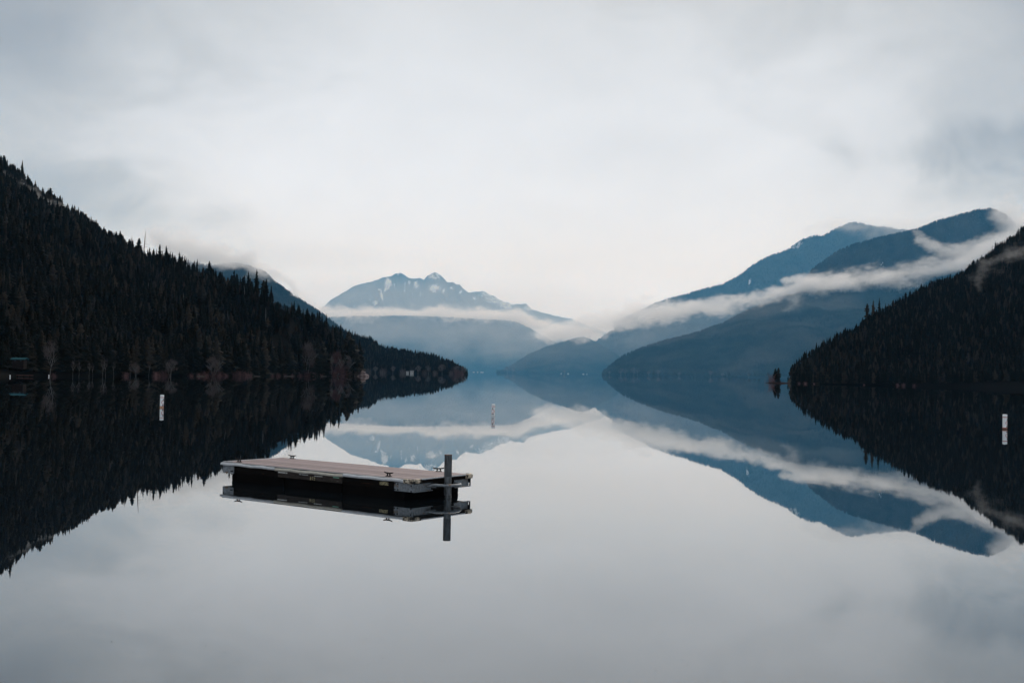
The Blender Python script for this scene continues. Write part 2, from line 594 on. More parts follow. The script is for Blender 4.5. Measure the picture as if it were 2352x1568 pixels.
MIDRIDGE = Hill('far_ridge', 'blue wooded ridge rising to the right behind the low knoll', [
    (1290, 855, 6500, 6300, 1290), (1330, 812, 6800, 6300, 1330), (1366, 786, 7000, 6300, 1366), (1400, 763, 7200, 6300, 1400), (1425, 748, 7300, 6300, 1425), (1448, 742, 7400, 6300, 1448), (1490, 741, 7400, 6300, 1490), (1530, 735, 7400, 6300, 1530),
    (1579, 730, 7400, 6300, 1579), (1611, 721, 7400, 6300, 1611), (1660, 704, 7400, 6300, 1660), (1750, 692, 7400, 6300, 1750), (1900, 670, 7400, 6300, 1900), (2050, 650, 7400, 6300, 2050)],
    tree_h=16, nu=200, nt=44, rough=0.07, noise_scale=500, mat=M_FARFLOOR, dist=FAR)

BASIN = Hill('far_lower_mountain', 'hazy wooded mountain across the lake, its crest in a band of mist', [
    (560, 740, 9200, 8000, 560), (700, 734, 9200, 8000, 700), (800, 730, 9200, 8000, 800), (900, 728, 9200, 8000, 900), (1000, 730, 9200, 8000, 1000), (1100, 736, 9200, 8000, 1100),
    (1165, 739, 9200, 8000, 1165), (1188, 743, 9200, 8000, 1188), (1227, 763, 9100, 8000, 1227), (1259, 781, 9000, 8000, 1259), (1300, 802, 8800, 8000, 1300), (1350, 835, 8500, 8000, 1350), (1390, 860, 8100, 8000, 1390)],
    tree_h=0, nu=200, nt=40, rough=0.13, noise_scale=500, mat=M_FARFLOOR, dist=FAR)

dz = zc([(20, 460), (110, 385), (180, 345), (240, 300), (340, 240), (430, 212), (520, 195), (560, 180), (620, 157), (680, 150), (720, 142), (770, 112), (830, 110), (900, 155), (960, 162), (1010, 158), (1050, 175), (1090, 130),
         (1130, 112), (1160, 98), (1210, 122), (1240, 155), (1290, 207), (1340, 205), (1380, 232), (1410, 225), (1450, 270), (1500, 305), (1560, 312), (1600, 365), (1700, 412), (1760, 455), (1830, 525), (1900, 600)], 780, 640, 4.126)
PEAK = Hill('snowy_peak', 'pale blue rocky mountain with snow streaks above the mist band', [(620, 800, 12300, 10500, 620), (690, 745, 12300, 10500, 690)] + [(x, y, 12400, 10500, x) for x, y in dz] + [(1330, 850, 12300, 10500, 1330)],
            nu=420, nt=90, rough=0.12, noise_scale=600, mat=M_MOUNT, ridge_noise=14, dist=FAR)

E_ = [(1000, 720), (1060, 690), (1083, 670), (1108, 668), (1140, 683), (1160, 694), (1179, 699), (1208, 698), (1222, 711), (1243, 717), (1284, 727), (1316, 733), (1355, 749), (1390, 762), (1440, 788), (1500, 830), (1530, 858)]
RANGE = Hill('far_range', 'faint snow dusted mountain range trailing off to the right of the peak', [(x, y, 14200, 12700, x) for x, y in E_], nu=260, nt=50, rough=0.07,
             noise_scale=800, mat=M_MOUNT, ridge_noise=16, dist=FAR)

jz = zc([(-420, 850), (-250, 770), (-130, 715), (-30, 682), (60, 660), (130, 640), (200, 620), (320, 590), (430, 530), (520, 460), (580, 425), (640, 397), (700, 377), (760, 355), (800, 325), (870, 280), (950, 262), (1000, 262), (1060, 225), (1130, 195), (1170, 180), (1210, 172),
         (1270, 182), (1330, 198), (1420, 205), (1560, 228), (1700, 250), (2100, 260)], 1650, 480, 2.767)
UPPER = Hill('upper_right_mountain', 'hazy blue mountain above the mist on the right, summit fading into cloud', [(x, y, 7000, 6300, x) for x, y in jz], tree_h=12, nu=260, nt=60,
             rough=0.13, noise_scale=500, mat=M_MOUNT, dist=FAR)

kz = zc([(560, 900), (700, 760), (850, 600), (920, 500), (1000, 440), (1100, 372), (1200, 332), (1300, 302), (1450, 267), (1560, 242), (1660, 217), (1750, 177), (1850, 147), (1950, 122), (2050, 93), (2120, 88), (2180, 105),
         (2230, 130), (2275, 175), (2330, 250), (2450, 420), (2700, 640)], 1650, 480, 2.767)
SHARK = Hill('near_right_mountain', 'dark blue forested mountain rising above the mist behind the right hill', [(x, y, 3780, 3640, x) for x, y in kz], tree_h=14, nu=260, nt=60,
             rough=0.14, noise_scale=450, mat=M_MOUNT, dist=FAR)


# snow patches of the far mountains, placed where the gullies hold it (x, z in metres)
def add_snow(hill, blobs, Y, base=0.0, hi=None):
    me = hill.me
    n = len(me.vertices)
    co = np.zeros(n * 3, np.float32)
    me.vertices.foreach_get('co', co)
    co = co.reshape(-1, 3)
    s = np.full(n, base, np.float32)
    px, py = to_px(co)
    if hi:
        s += np.clip((hi[0] - py) / hi[1], 0, 1) * hi[2]
    for bx, by, rx, ry, ang, amt in blobs:
        c, q = math.cos(ang), math.sin(ang)
        dx, dy = px - bx, py - by
        u = (dx * c + dy * q) / rx
        v = (-dx * q + dy * c) / ry
        d = np.sqrt(u * u + v * v)
        s = np.maximum(s, base + (0.88 * amt / 1.5 - base) * np.clip((1.5 - d) / 0.9, 0, 1))
    a = me.attributes.new('snow', 'FLOAT', 'POINT')
    a.data.foreach_set('value', s)


def zb(blobs, x0, y0, sc):
    k = 2352 / 2500
    return [((x0 + a / sc) * k, (y0 + b / sc) * k, rx / sc * k, ry / sc * k, an, am) for a, b, rx, ry, an, am in blobs]


add_snow(PEAK, zb([(860, 250, 10, 60, 0.1, 1.0), (905, 210, 16, 30, 0.3, 1.0), (760, 250, 8, 50, -0.3, 1.0), (1020, 300, 8, 40, 0.1, 1.1), (1250, 290, 14, 40, 0.4, 1.0), (1330, 260, 20, 18, 0.5, 1.1), (1420, 300, 12, 34, 0.6, 1.0), (1560, 360, 26, 16, 0.7, 1.1), (660, 280, 12, 30, 0.4, 1.4), (600, 280, 10, 26, -.3, 1.2), (690, 215, 36, 62, 0.15, 1.7), (625, 330, 16, 62, -0.2, 1.7), (560, 410, 28, 26, 0, 1.5), (505, 382, 14, 12, 0, 1.3), (975, 230, 34, 46, 0, 1.25), (1160, 262, 62, 44, 0, 1.35),
                   (1155, 140, 76, 36, 0, 1.05), (1800, 470, 30, 20, 0.7, 1.7), (350, 440, 8, 10, 0, 1.2), (730, 360, 10, 8, 0, 1.2), (935, 320, 6, 14, 0, 1.3), (800, 120, 30, 12, 0, 0.9)], 780, 640, 4.126), 12400, base=-0.75)
add_snow(RANGE, [(1130, 684, 34, 12, 0.5, 1.0), (1215, 708, 14, 8, 0, 0.9), (1160, 700, 20, 10, 0.4, 1.1)], 14200, base=-0.5)
add_snow(UPPER, zb([(820, 325, 52, 26, -0.5, 1.1), (500, 575, 11, 26, 0.15, 2.2), (542, 540, 4, 9, 0, 1.8), (765, 382, 10, 8, 0, 1.2), (1540, 225, 60, 14, 0, 0.9)], 1650, 480, 2.767), 8700, base=-1.0)


add_snow(SHARK, [(2029, 611, 9, 15, 0, 1.4), (2024, 622, 6, 6, 0, 1.4)], 4000, base=-1.2)

# ------------------------------------------------------------------ conifers
def conifer_mesh(seed, R=0.15, levels=24, low=0.10, power=0.85, gap=0.0, lean=0.0, broken=False, dense=1.0):
    """unit height conifer: (trunk V,F), (crown V,T)"""
    r = random.Random(seed)
    V, T = [], []
    for k in range(levels):
        z = low + (0.985 - low) * (k / (levels - 1)) ** 0.92
        if broken and z > 0.86:
            break
        rad = R * ((1 - z) / (1 - low)) ** power * r.uniform(0.72, 1.25) + 0.008
        if r.random() < gap:
            rad *= 0.4
        nb = int((7 if z < 0.7 else 5) * dense)
        a0 = r.uniform(0, 6.28)
        for b in range(nb):
            a = a0 + b * 6.283 / nb + r.uniform(-0.3, 0.3)
            l = rad * r.uniform(0.6, 1.2)
            if r.random() < 0.07:
                l *= 1.5
            zz = z + r.uniform(-0.015, 0.015)
            c, s = math.cos(a), math.sin(a)
            drop = l * r.uniform(0.15, 0.6)
            w = l * r.uniform(0.32, 0.5) + 0.006
            th = 0.011 + 0.10 * l
            x0, y0 = lean * zz * zz, 0.0
            i = len(V)
            V.append((x0, y0, zz + 0.012))
            V.append((x0 + c * l, y0 + s * l, zz - drop))
            V.append((x0 + c * l * 0.55 - s * w, y0 + s * l * 0.55 + c * w, zz - drop * 0.75 - th))
            V.append((x0 + c * l * 0.55 + s * w, y0 + s * l * 0.55 - c * w, zz - drop * 0.75 - th))
            V.append((x0 + c * l * 0.45, y0 + s * l * 0.45, zz - drop * 0.4 - th * 2.6))
            T += [(i, i + 2, i + 1), (i, i + 1, i + 3), (i + 2, i + 4, i + 1), (i + 1, i + 4, i + 3)]
    # dense inner foliage so the crown does not read as see-through
    i = len(V)
    n = 7
    zs = [low + 0.02, 0.3, 0.5, 0.7, 0.86, 0.97 if not broken else 0.87]
    for z in zs:
        rr = R * 0.42 * ((1 - z) / (1 - low)) ** power + 0.003
        for b in range(n):
            a = b * 6.283 / n
            q = rr * r.uniform(0.6, 1.3)
            V.append((lean * z * z + math.cos(a) * q, math.sin(a) * q, z + r.uniform(-.02, .02)))
    for k in range(len(zs) - 1):
        for b in range(n):
            p, q = i + k * n + b, i + k * n + (b + 1) % n
            T += [(p, q, q + n), (p, q + n, p + n)]
    tv, tf = [], []
    zt = [0, 0.08, 0.5, 0.88 if broken else 0.99]
    for z in zt:
        rr = 0.016 * (1 - z) + 0.002
        for b in range(6):
            a = b * 6.283 / 6
            tv.append((lean * z * z + math.cos(a) * rr, math.sin(a) * rr, z))
    for k in range(3):
        for b in range(6):
            tf.append((k * 6 + b, k * 6 + (b + 1) % 6, (k + 1) * 6 + (b + 1) % 6, (k + 1) * 6 + b))
    return (tv, tf), (V, T)


SPECS = [dict(seed=1, R=0.17), dict(seed=2, R=0.21, gap=0.12, power=0.7), dict(seed=3, R=0.13, levels=28), dict(seed=4, R=0.23, gap=0.2, power=0.6, broken=True, levels=20),
         dict(seed=5, R=0.155, lean=0.03, gap=0.1), dict(seed=6, R=0.19, levels=20, power=0.95), dict(seed=8, R=0.25, power=0.55, gap=0.15, levels=18, low=0.22)]
TREE_MESH = []
for s_ in SPECS:
    (tv, tf), (cv, ct) = conifer_mesh(**s_)
    TREE_MESH.append((mesh_np('trunk', tv, tf, M_TRUNK), tri_mesh('crown', cv, ct, M_CROWN)))

FAR_PX = None


def make_conifer(k, loc, h, rz, label, group=None, spread=1.0):
    root = empty('conifer_tree', loc, rz)
    root.scale = (h * spread, h * spread, h)
    obj('trunk', TREE_MESH[k][0], root)
    obj('crown', TREE_MESH[k][1], root)
    tag(root, label, 'conifer tree', group)
    return root


rng = np.random.default_rng(5)


def scatter(hill, n, size, extra):
    """trees over a slope, taller towards the shore"""
    Q, t = hill.sample(n, rng, 0.0, 1.0)
    patch = 1 + 0.5 * fbm(Q[:, 0] / 35, Q[:, 1] / 35, 3)
    h = (size + extra * (1 - t) ** 2) * (0.45 + 0.75 * rng.random(n) ** 1.4) * patch * Q[:, 1] / F_PX
    return Q, h, t


def px_heights(P, lo, hi):
    return rng.uniform(lo, hi, len(P)) * P[:, 1] / F_PX


def pick(P, h, n_sky, n_shore, x0, x1):
    """indices of the trees that show largest: one per skyline bin, the rest along the shore"""
    top = P.copy()
    top[:, 2] += h
    px, py = to_px(top)
    bx, by = to_px(P)
    dist = P[:, 1]
    size = h / dist * F_PX
    chosen = []
    bins = np.linspace(x0, x1, n_sky + 1)
    for a, b in zip(bins[:-1], bins[1:]):
        m = np.where((px >= a) & (px < b))[0]
        if len(m):
            chosen.append(m[np.argmin(py[m])])
    sky = set(chosen)
    bins = np.linspace(x0, x1, n_shore + 1)
    shore = []
    for a, b in zip(bins[:-1], bins[1:]):
        m = [i for i in np.where((px >= a) & (px < b))[0] if i not in sky]
        if len(m):
            m = np.array(m)
            shore.append(m[np.argmax(size[m] - (dist[m] - dist[m].min()) * 0.5)])
    return sorted(sky), shore, px


def zone(px, zones):
    for x, txt in zones:
        if px < x:
            return txt
    return zones[-1][1]


def forest_points(name, label, P, h, trees):
    """the rest of a wood: one object whose points carry conifers"""
    n = len(P)
    me = bpy.data.meshes.new(name)
    me.vertices.add(n)
    me.vertices.foreach_set('co', P.astype(np.float32).ravel())
    for nm, arr in (('tree_height', h), ('spread', rng.uniform(0.8, 1.25, n)), ('turn', rng.uniform(0, 6.28, n))):
        a = me.attributes.new(nm, 'FLOAT', 'POINT')
        a.data.foreach_set('value', arr.astype(np.float32))
    a = me.attributes.new('variant', 'INT', 'POINT')
    a.data.foreach_set('value', rng.integers(0, len(trees), n).astype(np.int32))
    o = obj(name, me)
    ng = bpy.data.node_groups.new(name, 'GeometryNodeTree')
    ng.interface.new_socket('Geometry', in_out='INPUT', socket_type='NodeSocketGeometry')
    ng.interface.new_socket('Geometry', in_out='OUTPUT', socket_type='NodeSocketGeometry')
    gi, go = N(ng, 'NodeGroupInput'), N(ng, 'NodeGroupOutput')
    join = N(ng, 'GeometryNodeJoinGeometry')
    for tr in reversed(trees):
        j2 = N(ng, 'GeometryNodeJoinGeometry')
        for ch in tr.children:
            oi = N(ng, 'GeometryNodeObjectInfo')
            oi.inputs['Object'].default_value = ch
            L(ng, oi.outputs['Geometry'], j2.inputs[0])
        g2i = N(ng, 'GeometryNodeGeometryToInstance')
        L(ng, j2.outputs[0], g2i.inputs[0])
        L(ng, g2i.outputs[0], join.inputs[0])
    m2p = N(ng, 'GeometryNodeMeshToPoints')
    L(ng, gi.outputs[0], m2p.inputs[0])
    iop = N(ng, 'GeometryNodeInstanceOnPoints')
    L(ng, m2p.outputs[0], iop.inputs['Points'])
    L(ng, join.outputs[0], iop.inputs['Instance'])
    iop.inputs['Pick Instance'].default_value = True

    def attr(nm, dt='FLOAT'):
        q = N(ng, 'GeometryNodeInputNamedAttribute', data_type=dt)
        q.inputs['Name'].default_value = nm
        return q.outputs['Attribute']
    L(ng, attr('variant', 'INT'), iop.inputs['Instance Index'])
    cr = N(ng, 'ShaderNodeCombineXYZ')
    L(ng, attr('turn'), cr.inputs[2])
    L(ng, cr.outputs[0], iop.inputs['Rotation'])
    hh = attr('tree_height')
    mu = N(ng, 'ShaderNodeMath', operation='MULTIPLY')
    L(ng, hh, mu.inputs[0])
    L(ng, attr('spread'), mu.inputs[1])
    cs = N(ng, 'ShaderNodeCombineXYZ')
    L(ng, mu.outputs[0], cs.inputs[0])
    L(ng, mu.outputs[0], cs.inputs[1])
    L(ng, hh, cs.inputs[2])
    L(ng, cs.outputs[0], iop.inputs['Scale'])
    L(ng, iop.outputs[0], go.inputs[0])
    md = o.modifiers.new('trees', 'NODES')
    md.node_group = ng
    tag(o, label, kind='stuff')
    return o


# named trees of the left hill's skyline and shore
def special(px, py_top, Y, h, k, label, spread=1.0, group=None):
    size = h * F_PX / Y                         # its height in the photo
    hill = LEFT if px < 1200 else RIGHT
    a, _ = to_px(hill.P[hill.nt - 1])
    Y = hill.P[hill.nt - 1][int(np.argmin(np.abs(a - px)))][1] - (1 if py_top < 750 else 14)
    p = at(px, py_top, Y)
    h = size * Y / F_PX
    h = max(h, p[2] + 0.3) if py_top > 755 else h
    return make_conifer(k, (p[0], p[1], p[2] - h), h, random.random() * 6, label, group, spread)


random.seed(3)
protos = [
    special(320, 541, 1290, 26, 3, 'broad dense conifer on the left skyline between two bare snags', 0.9),
    special(382, 564, 1200, 23, 1, 'tall spiky conifer on the left skyline to the right of the leaning snag', 0.8),
    special(447, 598, 1140, 20, 2, 'narrow pointed conifer halfway down the left skyline', 0.9),
    special(486, 608, 1100, 22, 3, 'flat topped ragged conifer on the left skyline above the shore alder', 0.75),
    special(590, 618, 1000, 22, 0, 'pointed conifer on the left skyline in front of the misty mountainside', 0.9),
    special(571, 622, 1010, 21, 5, 'tall twin spired conifer on the left skyline just before the misty mountainside', 0.9),
    special(801, 762, 760, 28, 6, 'tall dark conifer at the water where the left hill ends', 1.25),
]
special(813, 775, 760, 24, 0, 'dark conifer leaning out beside the tallest one at the end of the left shore', 1.3)
special(770, 742, 800, 26, 3, 'ragged flat topped conifer on the crest near the end of the left hill', 0.9)
special(612, 640, 985, 20, 1, 'open branched conifer on the left skyline right of the twin spires', 0.9)
special(675, 690, 900, 20, 4, 'slender conifer rising on the left skyline below the drifting cloud', 0.9)
special(12, 358, 1700, 22, 0, 'topmost conifer on the left skyline at the frame edge', 1.0)
for px_, k_ in ((1992, 3), (2006, 0), (2020, 2)):
    special(px_, 693 - (px_ - 1992) * 0.35, 1330, 18 - abs(px_ - 2000) * 0.05, k_, {1992: 'leftmost of three tall conifers clustered on the right skyline', 2006: 'middle of three tall conifers clustered on the right skyline', 2020: 'rightmost of three tall conifers clustered on the right skyline'}[px_], 0.95)

# left hill forest
nL = 15000
P, h, t = scatter(LEFT, nL, 34, 34)
Pe = LEFT.edge(280, rng, LEFT.nt - 1)
Ps = LEFT.edge(420, rng, 3)
Ps[:, 2] = np.maximum(Ps[:, 2], 0.4)
P = np.r_[P, Pe, Ps]
h = np.r_[h, px_heights(Pe, 10, 34) * (0.8 + 0.7 * rng.random(len(Pe)) ** 3) * (1 + 0.8 * fbm(Pe[:, 0] / 22, Pe[:, 1] / 22, 2)), px_heights(Ps, 45, 92)]
px0, _ = to_px(P)
keep = P[:, 2] > 0.3
P, h = P[keep], h[keep]
# trees near the tip are smaller than the tall pair
sky, shore, pxl = pick(P, h, 88, 108, 0, 832)
vs = rng.integers(0, 7, 40000)
LOOKS = ['evenly pointed', 'loose branched', 'slender', 'flat topped', 'slightly leaning', 'dense pointed', 'broad shaggy']
for i in sky:
    z = zone(pxl[i], [(60, 'topmost left skyline at the frame edge'), (150, 'upper left skyline where mist drifts'), (230, 'left skyline just below the drifting mist'), (300, 'left skyline just above the upright snag'),
                      (350, 'left skyline between and beside the two bare snags'), (430, 'left skyline right of the leaning snag'), (500, 'left skyline above the pale alder'), (560, 'left skyline just before the twin spires'),
                      (620, 'left skyline in front of the cloud on the mountainside'), (700, 'left skyline below the cloud on the mountainside'), (760, 'low left skyline behind the olive conifers'), (900, 'lowest left skyline above the hill\'s end')])
    make_conifer(int(vs[i]), P[i], h[i], rng.random() * 6, LOOKS[vs[i]] + ' dark conifer on the ' + z, 'conifers on the ' + z, rng.uniform(0.85, 1.15))
for i in shore:
    z = zone(pxl[i], [(35, 'left of the teal roof'), (70, 'behind the teal roofed cabin'), (125, 'around the tall thin bare tree'), (200, 'just right of the tall bare tree'), (275, 'behind the row of thin bare trunks'),
                      (345, 'just left of the first buoy'), (420, 'just right of the first buoy'), (475, 'left of the pale alder'), (515, 'behind the pale alder'), (580, 'behind the arching red brush'), (650, 'between red brush and curving bare tree'),
                      (690, 'left of the curving bare tree'), (730, 'around the curving bare tree'), (780, 'behind the white trunked bare tree'), (900, 'beside the tallest end conifer')])
    make_conifer(int(vs[i]), P[i], h[i], rng.random() * 6, LOOKS[vs[i]] + ' shore conifer ' + z + ' on the left bank', 'shore conifers ' + z, rng.uniform(0.85, 1.15))
m = np.ones(len(P), bool)
m[list(sky) + list(shore)] = False
forest_points('left_forest', 'dense dark conifer forest covering the left hill', P[m], h[m], protos)

nR = 16000
P, h, t = scatter(RIGHT, nR, 21, 8)
Pe = RIGHT.edge(420, rng, RIGHT.nt - 1)
Ps = RIGHT.edge(420, rng, 3)
P = np.r_[P, Pe, Ps]
h = np.r_[h, px_heights(Pe, 9, 22), px_heights(Ps, 16, 30)]
keep = P[:, 2] > 0.3
P, h = P[keep], h[keep]
sky, shore, pxr = pick(P, h, 58, 16, 1812, 2352)
for i in sky:
    z = zone(pxr[i], [(1860, 'right skyline at the low end by the islet'), (1920, 'lowest stretch of the right skyline'), (1985, 'right skyline just left of the three tall ones'), (2035, 'right skyline among the three tall ones'),
                      (2110, 'right skyline just right of the three tall ones'), (2200, 'right skyline against the long mist bank'), (2290, 'right skyline below the hooked wisp'), (2400, 'right skyline at the frame edge')])
    make_conifer(int(vs[i]), P[i], h[i], rng.random() * 6, 'small ' + LOOKS[vs[i]] + ' conifer on the ' + z, 'conifers on the ' + z, rng.uniform(0.9, 1.2))
for i in shore:
    z = zone(pxr[i], [(1900, 'near the islet'), (2060, 'midway along the bank'), (2400, 'towards the right buoy')])
    make_conifer(int(vs[i]), P[i], h[i], rng.random() * 6, LOOKS[vs[i]] + ' shore conifer on the right bank ' + z, 'right bank conifers ' + z, 1.1)
m = np.ones(len(P), bool)
m[list(sky) + list(shore)] = False
forest_points('right_forest', 'dense dark conifer forest covering the right hill', P[m], h[m], protos)

P, h, t = scatter(POINT, 6500, 13, 2)
Pe = POINT.edge(220, rng, POINT.nt - 1)
Ps = POINT.edge(250, rng, 2)
P = np.r_[P, Pe, Ps]
h = np.r_[h, px_heights(Pe, 7, 16), px_heights(Ps, 9, 18)]
keep = P[:, 2] > 0.2
forest_points('promontory_forest', 'dark teal conifer wood covering the low point', P[keep], h[keep], protos)


# distant canopies: small crowns joined into one mesh per slope
def canopy(name, label, hill, n, hmin, hmax, edge_n, mat=None):
    Q, _t = hill.sample(n, rng, 0.0, 1.0)
    E = hill.edge(edge_n, rng, hill.nt - 1)
    Q = np.r_[Q, E]
    n = len(Q)
    h = rng.uniform(hmin, hmax, n)
    r = h * rng.uniform(0.20, 0.34, n)
    ang = rng.uniform(0, 6.28, n)
    V = np.zeros((n, 5, 3), np.float32)
    for k in range(4):
        a = ang + k * math.pi / 2
        q = r * rng.uniform(0.7, 1.3, n)
        V[:, k, 0] = Q[:, 0] + np.cos(a) * q
        V[:, k, 1] = Q[:, 1] + np.sin(a) * q
        V[:, k, 2] = Q[:, 2] - 0.5 + rng.uniform(0, 0.15, n) * h
    V[:, 4] = Q
    V[:, 4, 2] += h
    b = (np.arange(n) * 5)[:, None, None]
    T = (b + np.array([[0, 1, 4], [1, 2, 4], [2, 3, 4], [3, 0, 4]])[None]).reshape(-1, 3)
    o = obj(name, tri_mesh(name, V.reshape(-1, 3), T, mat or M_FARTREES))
    tag(o, label, kind='stuff')


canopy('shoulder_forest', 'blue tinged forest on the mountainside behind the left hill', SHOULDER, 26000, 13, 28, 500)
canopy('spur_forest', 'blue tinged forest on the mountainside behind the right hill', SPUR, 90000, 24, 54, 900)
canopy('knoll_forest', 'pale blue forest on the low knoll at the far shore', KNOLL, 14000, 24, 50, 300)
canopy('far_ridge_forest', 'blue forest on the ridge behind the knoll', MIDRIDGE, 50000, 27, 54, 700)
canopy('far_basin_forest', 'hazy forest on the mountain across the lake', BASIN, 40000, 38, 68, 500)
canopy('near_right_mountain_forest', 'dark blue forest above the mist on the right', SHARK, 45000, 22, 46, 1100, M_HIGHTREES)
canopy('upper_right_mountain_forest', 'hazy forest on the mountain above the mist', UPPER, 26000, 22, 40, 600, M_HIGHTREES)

# ------------------------------------------------------------------ haze and mist
HZ = [(-28500, 28500), (-1200, 45800), (-14, 4350)]


def haze_box():
    (x0, x1), (y0, y1), (z0, z1) = HZ
    V = [(x, y, z) for z in (z0, z1) for y in (y0, y1) for x in (x0, x1)]
    F = [(0, 2, 3, 1), (4, 5, 7, 6), (0, 1, 5, 4), (2, 6, 7, 3), (0, 4, 6, 2), (1, 3, 7, 5)]
    m, t, out = material('blue_air')
    v = N(t, 'ShaderNodeVolumePrincipled')
    v.inputs['Color'].default_value = (*HAZE_COLOR, 1)
    v.inputs['Absorption Color'].default_value = (1, 1, 1, 1)
    v.inputs['Density'].default_value = HAZE_DENSITY
    v.inputs['Density Attribute'].default_value = ''
    v.inputs['Anisotropy'].default_value = 0.3
    L(t, v.outputs[0], out.inputs['Volume'])
    o = obj('haze', mesh_np('haze', V, F, m))
    tag(o, 'blue air filling the valley', kind='stuff')


haze_box()


def mist_material():
    m, t, out = material('white_mist')
    v = N(t, 'ShaderNodeVolumePrincipled')
    v.inputs['Color'].default_value = (1.0, 1.0, 1.0, 1)
    v.inputs['Absorption Color'].default_value = (1, 1, 1, 1)
    v.inputs['Density'].default_value = 0.001          # the grids hold a thousand times their density
    v.inputs['Density Attribute'].default_value = 'density'
    v.inputs['Anisotropy'].default_value = 0.45
    L(t, v.outputs[0], out.inputs['Volume'])
    return m


M_MIST = mist_material()


def mist(name, label, path, Y, density, depth=3.0, voxel=None, wisp=0.55, nscale=1.0, soft=0.5, dist=FAR):
    """a low cloud along a path: rows are photo x, y, radius (all in photo pixels at distance Y); depth stretches it away from the camera.
    Built as a density grid round the path."""
    Y, density = Y * dist, density / dist
    path = np.array(path, float)
    if path.shape[1] == 3:
        path = np.c_[path, np.full(len(path), Y)]
    seg = np.r_[0, np.cumsum(np.hypot(np.diff(path[:, 0]), np.diff(path[:, 1])))]
    n = max(24, int(seg[-1] / 6))
    q = np.linspace(0, seg[-1], n)
    R = np.stack([np.interp(q, seg, path[:, k]) for k in range(4)], 1)
    C = np.array([at(a, b, y) for a, b, r, y in R])
    rad = R[:, 2] * R[:, 3] / F_PX
    c0 = C.mean(0)
    L0 = C - c0
    me = bpy.data.meshes.new(name)
    S = L0.copy()
    S[:, 1] /= depth
    me.from_pydata([tuple(v) for v in S], [], [])
    a = me.attributes.new('reach', 'FLOAT', 'POINT')
    a.data.foreach_set('value', rad.astype(np.float32))
    o = obj(name, me)
    o.location = c0
    rm = rad.max() * 1.5
    lo = np.array([L0[:, 0].min() - rm, L0[:, 1].min() - rm * depth, L0[:, 2].min() - rm])
    hi = np.array([L0[:, 0].max() + rm, L0[:, 1].max() + rm * depth, L0[:, 2].max() + rm])
    if c0[2] + lo[2] < -1:
        lo[2] = -1 - c0[2]
    voxel = voxel or Y / F_PX * 2.6
    res = [int(np.clip((hi[0] - lo[0]) / voxel, 16, 560)), int(np.clip((hi[1] - lo[1]) / (voxel * depth * 0.8), 16, 90)), int(np.clip((hi[2] - lo[2]) / voxel, 16, 170))]
    ng = bpy.data.node_groups.new(name, 'GeometryNodeTree')
    ng.interface.new_socket('Geometry', in_out='INPUT', socket_type='NodeSocketGeometry')
    ng.interface.new_socket('Geometry', in_out='OUTPUT', socket_type='NodeSocketGeometry')
    gi, go = N(ng, 'NodeGroupInput'), N(ng, 'NodeGroupOutput')
    pos = N(ng, 'GeometryNodeInputPosition')
    sc = N(ng, 'ShaderNodeVectorMath', operation='MULTIPLY')
    sc.inputs[1].default_value = (1, 1 / depth, 1)
    L(ng, pos.outputs[0], sc.inputs[0])
    rbar = float(np.median(rad))
    # wind-torn edge: warp the position, then measure to the path
    def noise(scale, detail, off, stretch=(1, 1, 1)):
        mp = N(ng, 'ShaderNodeVectorMath', operation='MULTIPLY_ADD')
        mp.inputs[1].default_value = tuple(s / rbar * nscale for s in stretch)
        mp.inputs[2].default_value = (off, off * 1.7, off * 0.3)
        L(ng, sc.outputs[0], mp.inputs[0])
        no = N(ng, 'ShaderNodeTexNoise', inp={'Scale': scale, 'Detail': detail, 'Roughness': 0.6})
        L(ng, mp.outputs[0], no.inputs['Vector'])
        return no
    n1 = noise(0.55, 4.0, 3.1, (0.55, 0.5, 1.0))
    w = N(ng, 'ShaderNodeVectorMath', operation='SUBTRACT')
    L(ng, n1.outputs['Color'], w.inputs[0])
    w.inputs[1].default_value = (0.5, 0.5, 0.5)
    w2 = N(ng, 'ShaderNodeVectorMath', operation='SCALE')
    w2.inputs['Scale'].default_value = rbar * wisp * 2.4
    L(ng, w.outputs[0], w2.inputs[0])
    p2 = N(ng, 'ShaderNodeVectorMath', operation='ADD')
    L(ng, sc.outputs[0], p2.inputs[0])
    L(ng, w2.outputs[0], p2.inputs[1])
    m2p = N(ng, 'GeometryNodeMeshToPoints')
    L(ng, gi.outputs[0], m2p.inputs[0])
    sn = N(ng, 'GeometryNodeSampleNearest', domain='POINT')
    L(ng, m2p.outputs[0], sn.inputs['Geometry'])
    L(ng, p2.outputs[0], sn.inputs['Sample Position'])
    def sample(dt, src):
        s = N(ng, 'GeometryNodeSampleIndex', data_type=dt, domain='POINT')
        L(ng, m2p.outputs[0], s.inputs['Geometry'])
        L(ng, src, s.inputs['Value'])
        L(ng, sn.outputs['Index'], s.inputs['Index'])
        return s.outputs[0]
    pos2 = N(ng, 'GeometryNodeInputPosition')
    na = N(ng, 'GeometryNodeInputNamedAttribute', data_type='FLOAT')
    na.inputs['Name'].default_value = 'reach'
    sp = sample('FLOAT_VECTOR', pos2.outputs[0])
    sr = sample('FLOAT', na.outputs['Attribute'])
    di = N(ng, 'ShaderNodeVectorMath', operation='DISTANCE')
    L(ng, p2.outputs[0], di.inputs[0])
    L(ng, sp, di.inputs[1])
    rel = math_node(ng, 'DIVIDE', di.outputs['Value'], sr)
    n2 = noise(1.5, 5.0, 8.7, (0.6, 0.6, 1.0))
    e = math_node(ng, 'MULTIPLY', math_node(ng, 'SUBTRACT', n2.outputs[0], 0.5), wisp * 1.6)
    rel = math_node(ng, 'ADD', rel, e)
    n3 = noise(4.6, 5.0, 2.3, (0.6, 0.6, 1.1))
